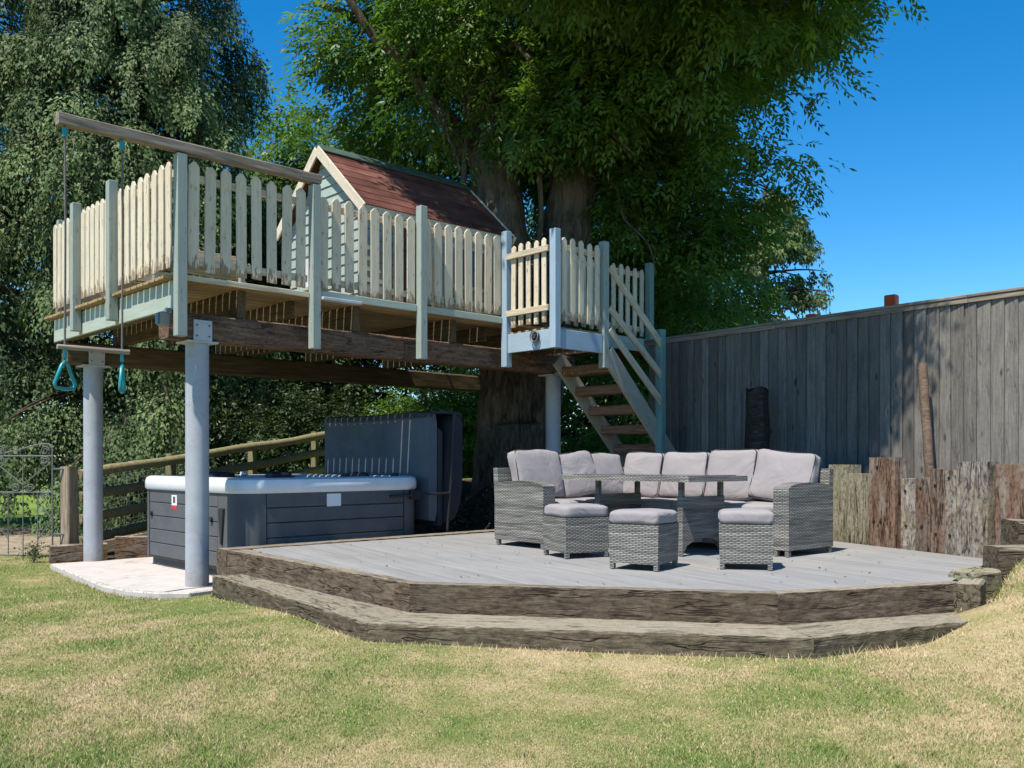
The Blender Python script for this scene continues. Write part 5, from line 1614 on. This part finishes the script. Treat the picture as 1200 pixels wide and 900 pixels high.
# --- conifers with hanging sprays
def conifer(name, lab, x, y, H, R, boughs, seed, mat='conifer_leaf', hang=1.0, z0=0.5, sprays=34, leaf=0.10, toward=0.75, quads=11, droop=0.75, lift=0.30):
    r = np.random.default_rng(seed)
    g = gz(x, y)
    t = thing(name, lab, 'tree', (x, y, g))
    m = MB()
    limb(m, [(0, 0, -0.3), (0.05, 0.02, H * 0.3), (-0.03, 0.03, H * 0.7), (0, 0, H)], 0.05 + R * 0.10, 0.03, 12, 0.04, seed)
    m.build('trunk', 'conifer_bark', t, smooth=True)
    # boughs, more of them on the side towards the lawn
    zf = r.uniform(0, 1, boughs) ** 0.85
    zb = z0 + (H * 0.97 - z0) * zf
    az0 = math.atan2(-y, -x)
    az = np.where(r.uniform(0, 1, boughs) < toward, az0 + r.normal(0, 0.9, boughs), r.uniform(0, 2 * np.pi, boughs))
    Lb = R * (1 - zf) ** 0.52 * r.uniform(0.72, 1.08, boughs) + 0.25
    bm_ = MB()
    P = []; O = []; TT = []
    for i in range(boughs):
        d = np.array([math.cos(az[i]), math.sin(az[i]), 0.0]); side = np.array([-d[1], d[0], 0])
        s = np.linspace(0.05, 1, 7)
        path = [tuple(d * Lb[i] * q + np.array([0, 0, zb[i] + Lb[i] * (lift * q - droop * 0.62 * q * q)])) for q in s]
        bm_.tube(path, [0.04 * (1 - q) * Lb[i] * 0.5 + 0.008 for q in s], 5, caps=False)
        q = np.where(r.uniform(0, 1, sprays) < 0.78, r.uniform(0.62, 1.0, sprays), r.uniform(0.1, 0.6, sprays))
        lat = r.normal(0, 0.13, sprays) * Lb[i] * 0.8 * (1.1 - 0.5 * q)
        p = d * (Lb[i] * q)[:, None] + side * lat[:, None]
        p[:, 2] += zb[i] + Lb[i] * (lift * q - droop * 0.62 * q * q) - 0.75 * np.abs(lat)
        P.append(p); O.append(np.repeat((d + 0.0)[None], sprays, 0) + side * np.sign(lat)[:, None] * 0.5)
        TT.append(np.clip(r.normal(0.5, 0.22) + 0.35 * (q - 0.7), 0, 1))
    bm_.build('boughs', 'conifer_bark', t)
    P = np.concatenate(P); O = unit(np.concatenate(O)); TT = np.concatenate(TT)
    n = len(P)
    ln = r.uniform(0.28, 0.62, n) * hang
    V = []; C = []
    for k in range(quads):
        f = k / (quads - 1)
        a = unit(O * (0.55 * (1 - f)) + np.array([0, 0, -1.0]) * (0.45 + 0.6 * f) + rand_dir(r, n) * 0.16)
        base = P + O * (0.16 * f * ln / 0.5 * 1.0)[:, None] + np.array([0, 0, -1.0]) * (ln * f)[:, None] + rand_dir(r, n) * 0.06
        tw = r.uniform(-1, 1, n)
        sd_ = unit(np.cross(O, np.array([0, 0, 1.0])))
        a = unit(a + sd_ * (tw * 0.85)[:, None])
        L = leaf * r.uniform(0.8, 1.5, n)
        V.append(leaf_quads(base, a, unit(O + 0.6 * rand_dir(r, n)), L, L * r.uniform(0.15, 0.24, n))[:, 1:])
        C.append(np.clip(TT + 0.25 * (f - 0.5) + r.normal(0, 0.1, n), 0, 1))
    V = np.concatenate(V); C = np.concatenate(C)
    mesh_np('crown', V.reshape(-1, 3), np.arange(len(V) * 3).reshape(-1, 3), mat, t, tint=C, tris=True)
    return t
conifer('weeping_conifer', 'tall weeping conifer with grey green hanging sprays behind the swing', -7.4, 18.4, 15.5, 3.7, 290, 51, sprays=92, leaf=0.105, hang=1.5, quads=14)
conifer('weeping_conifer', 'dense weeping conifer standing behind the iron gate', -11.4, 18.0, 15, 3.9, 180, 52, sprays=74, leaf=0.115, hang=1.4, quads=14, z0=2.9)
conifer('weeping_conifer', 'darker weeping conifer hanging low behind the rail fence', -5.6, 20.2, 6.4, 2.4, 130, 53, sprays=50, z0=0.6, leaf=0.125, hang=1.3, quads=14)
conifer('cedar_tree', 'young cedar with feathery tips rising above the fence', 5.65, 20.5, 6.4, 1.9, 100, 54, 'cedar_leaf', 0.45, 0.8, 30, 0.13, 0.6, 10, 0.35, 0.22)
# dark hedge closing the view below the conifers
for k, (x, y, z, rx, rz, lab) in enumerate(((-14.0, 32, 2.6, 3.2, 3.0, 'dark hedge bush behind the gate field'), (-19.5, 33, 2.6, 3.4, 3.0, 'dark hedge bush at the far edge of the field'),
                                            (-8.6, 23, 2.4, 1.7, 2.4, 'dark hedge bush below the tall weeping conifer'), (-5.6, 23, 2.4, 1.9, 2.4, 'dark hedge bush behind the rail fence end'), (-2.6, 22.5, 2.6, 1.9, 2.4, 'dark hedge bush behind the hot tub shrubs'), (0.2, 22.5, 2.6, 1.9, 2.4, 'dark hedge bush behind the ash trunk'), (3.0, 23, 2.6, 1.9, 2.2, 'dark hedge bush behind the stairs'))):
    broadleaf('hedge_bush', lab, 'hedge', x, y, [((x, y, z), (rx, 0.9, rz)), ((x + 0.3, y + 0.1, z * 0.5), (rx * 1.05, 0.9, rz * 0.6))], 280, 12, 70 + k, 'shade_dark_leaf', 2.1, 'hedge bushes closing the garden', True, 5, 0.35)

# small dry weed at the gate foot
t = thing('dry_weed', 'small brown dry weed at the foot of the iron gate', 'plant', (-5.72, 11.0, gz(-5.72, 11.0)))
m = MB(); r_ = random.Random(5)
for k in range(16):
    a = r_.uniform(0, 6.28); h = r_.uniform(0.08, 0.24); d = r_.uniform(0.03, 0.14)
    m.tube([(0, 0, -0.02), (d * .4 * math.cos(a), d * .4 * math.sin(a), h * .7), (d * math.cos(a), d * math.sin(a), h)], [0.006, 0.004, 0.002], 4)
m.build('stems', 'stake_wood', t)
r = np.random.default_rng(8)
n = 120
p = np.stack([r.normal(0, 0.08, n), r.normal(0, 0.06, n), r.uniform(0.02, 0.22, n)], -1)
v = leaf_quads(p, rand_dir(r, n), rand_dir(r, n), r.uniform(0.03, 0.06, n), r.uniform(0.008, 0.015, n))
mesh_np('leaves', v.reshape(-1, 3), np.arange(n * 4).reshape(-1, 4), 'cedar_leaf', t, tint=r.uniform(0, 0.4, n))

# leaf litter and stones on the bank beside the tub
n = 2600
x = r.uniform(-1.1, 1.6, n); y = r.uniform(10.5, 13.0, n)
ok = -sdist(BACKP, WALL0, x, y) > -0.1
ok &= ~inside(DECK, x, y)
x, y = x[ok], y[ok]; n = len(x)
z = ground_z(x, y) - 0.012
p = np.stack([x, y, z], -1)
a = rand_dir(r, n) * np.array([1, 1, 0.25]); nn = unit(np.array([0, 0, 1.0]) + 0.5 * rand_dir(r, n))
v = leaf_quads(p, unit(a), nn, r.uniform(0.03, 0.07, n), r.uniform(0.008, 0.02, n))
v[:, 2, 2] += 0.012
o = mesh_np('leaf_litter', v.reshape(-1, 3), np.arange(n * 4).reshape(-1, 4), 'cedar_leaf', None, tint=r.uniform(0, 0.5, n))
o.data.materials[0] = M['path']
o['kind'] = 'stuff'; tag(o, 'dry leaf litter on the dark bank beside the tub cover', 'leaf litter')

# a few fallen leaves on the deck boards
n = 110
x = r.uniform(-2.0, 3.6, n); y = r.uniform(5.9, 9.6, n)
ok = inside([q.lerp(Vector((0.8, 8.0)), 0.08) for q in DECK], x, y)
x, y = x[ok], y[ok]; n = len(x)
v = leaf_quads(np.stack([x, y, np.full(n, DZ + 0.001)], -1), unit(rand_dir(r, n) * np.array([1, 1, 0.0])), unit(np.array([0, 0, 1.0]) + 0.3 * rand_dir(r, n)), r.uniform(0.015, 0.04, n), r.uniform(0.004, 0.009, n))
v[:, :, 2] = np.maximum(v[:, :, 2], DZ + 0.001); v[:, 2, 2] += 0.006
o = mesh_np('fallen_leaves', v.reshape(-1, 3), np.arange(n * 4).reshape(-1, 4), 'soil', None, tint=r.uniform(0, 0.5, n))
o['kind'] = 'stuff'; tag(o, 'tiny dry leaves scattered over the grey deck boards', 'leaf litter')
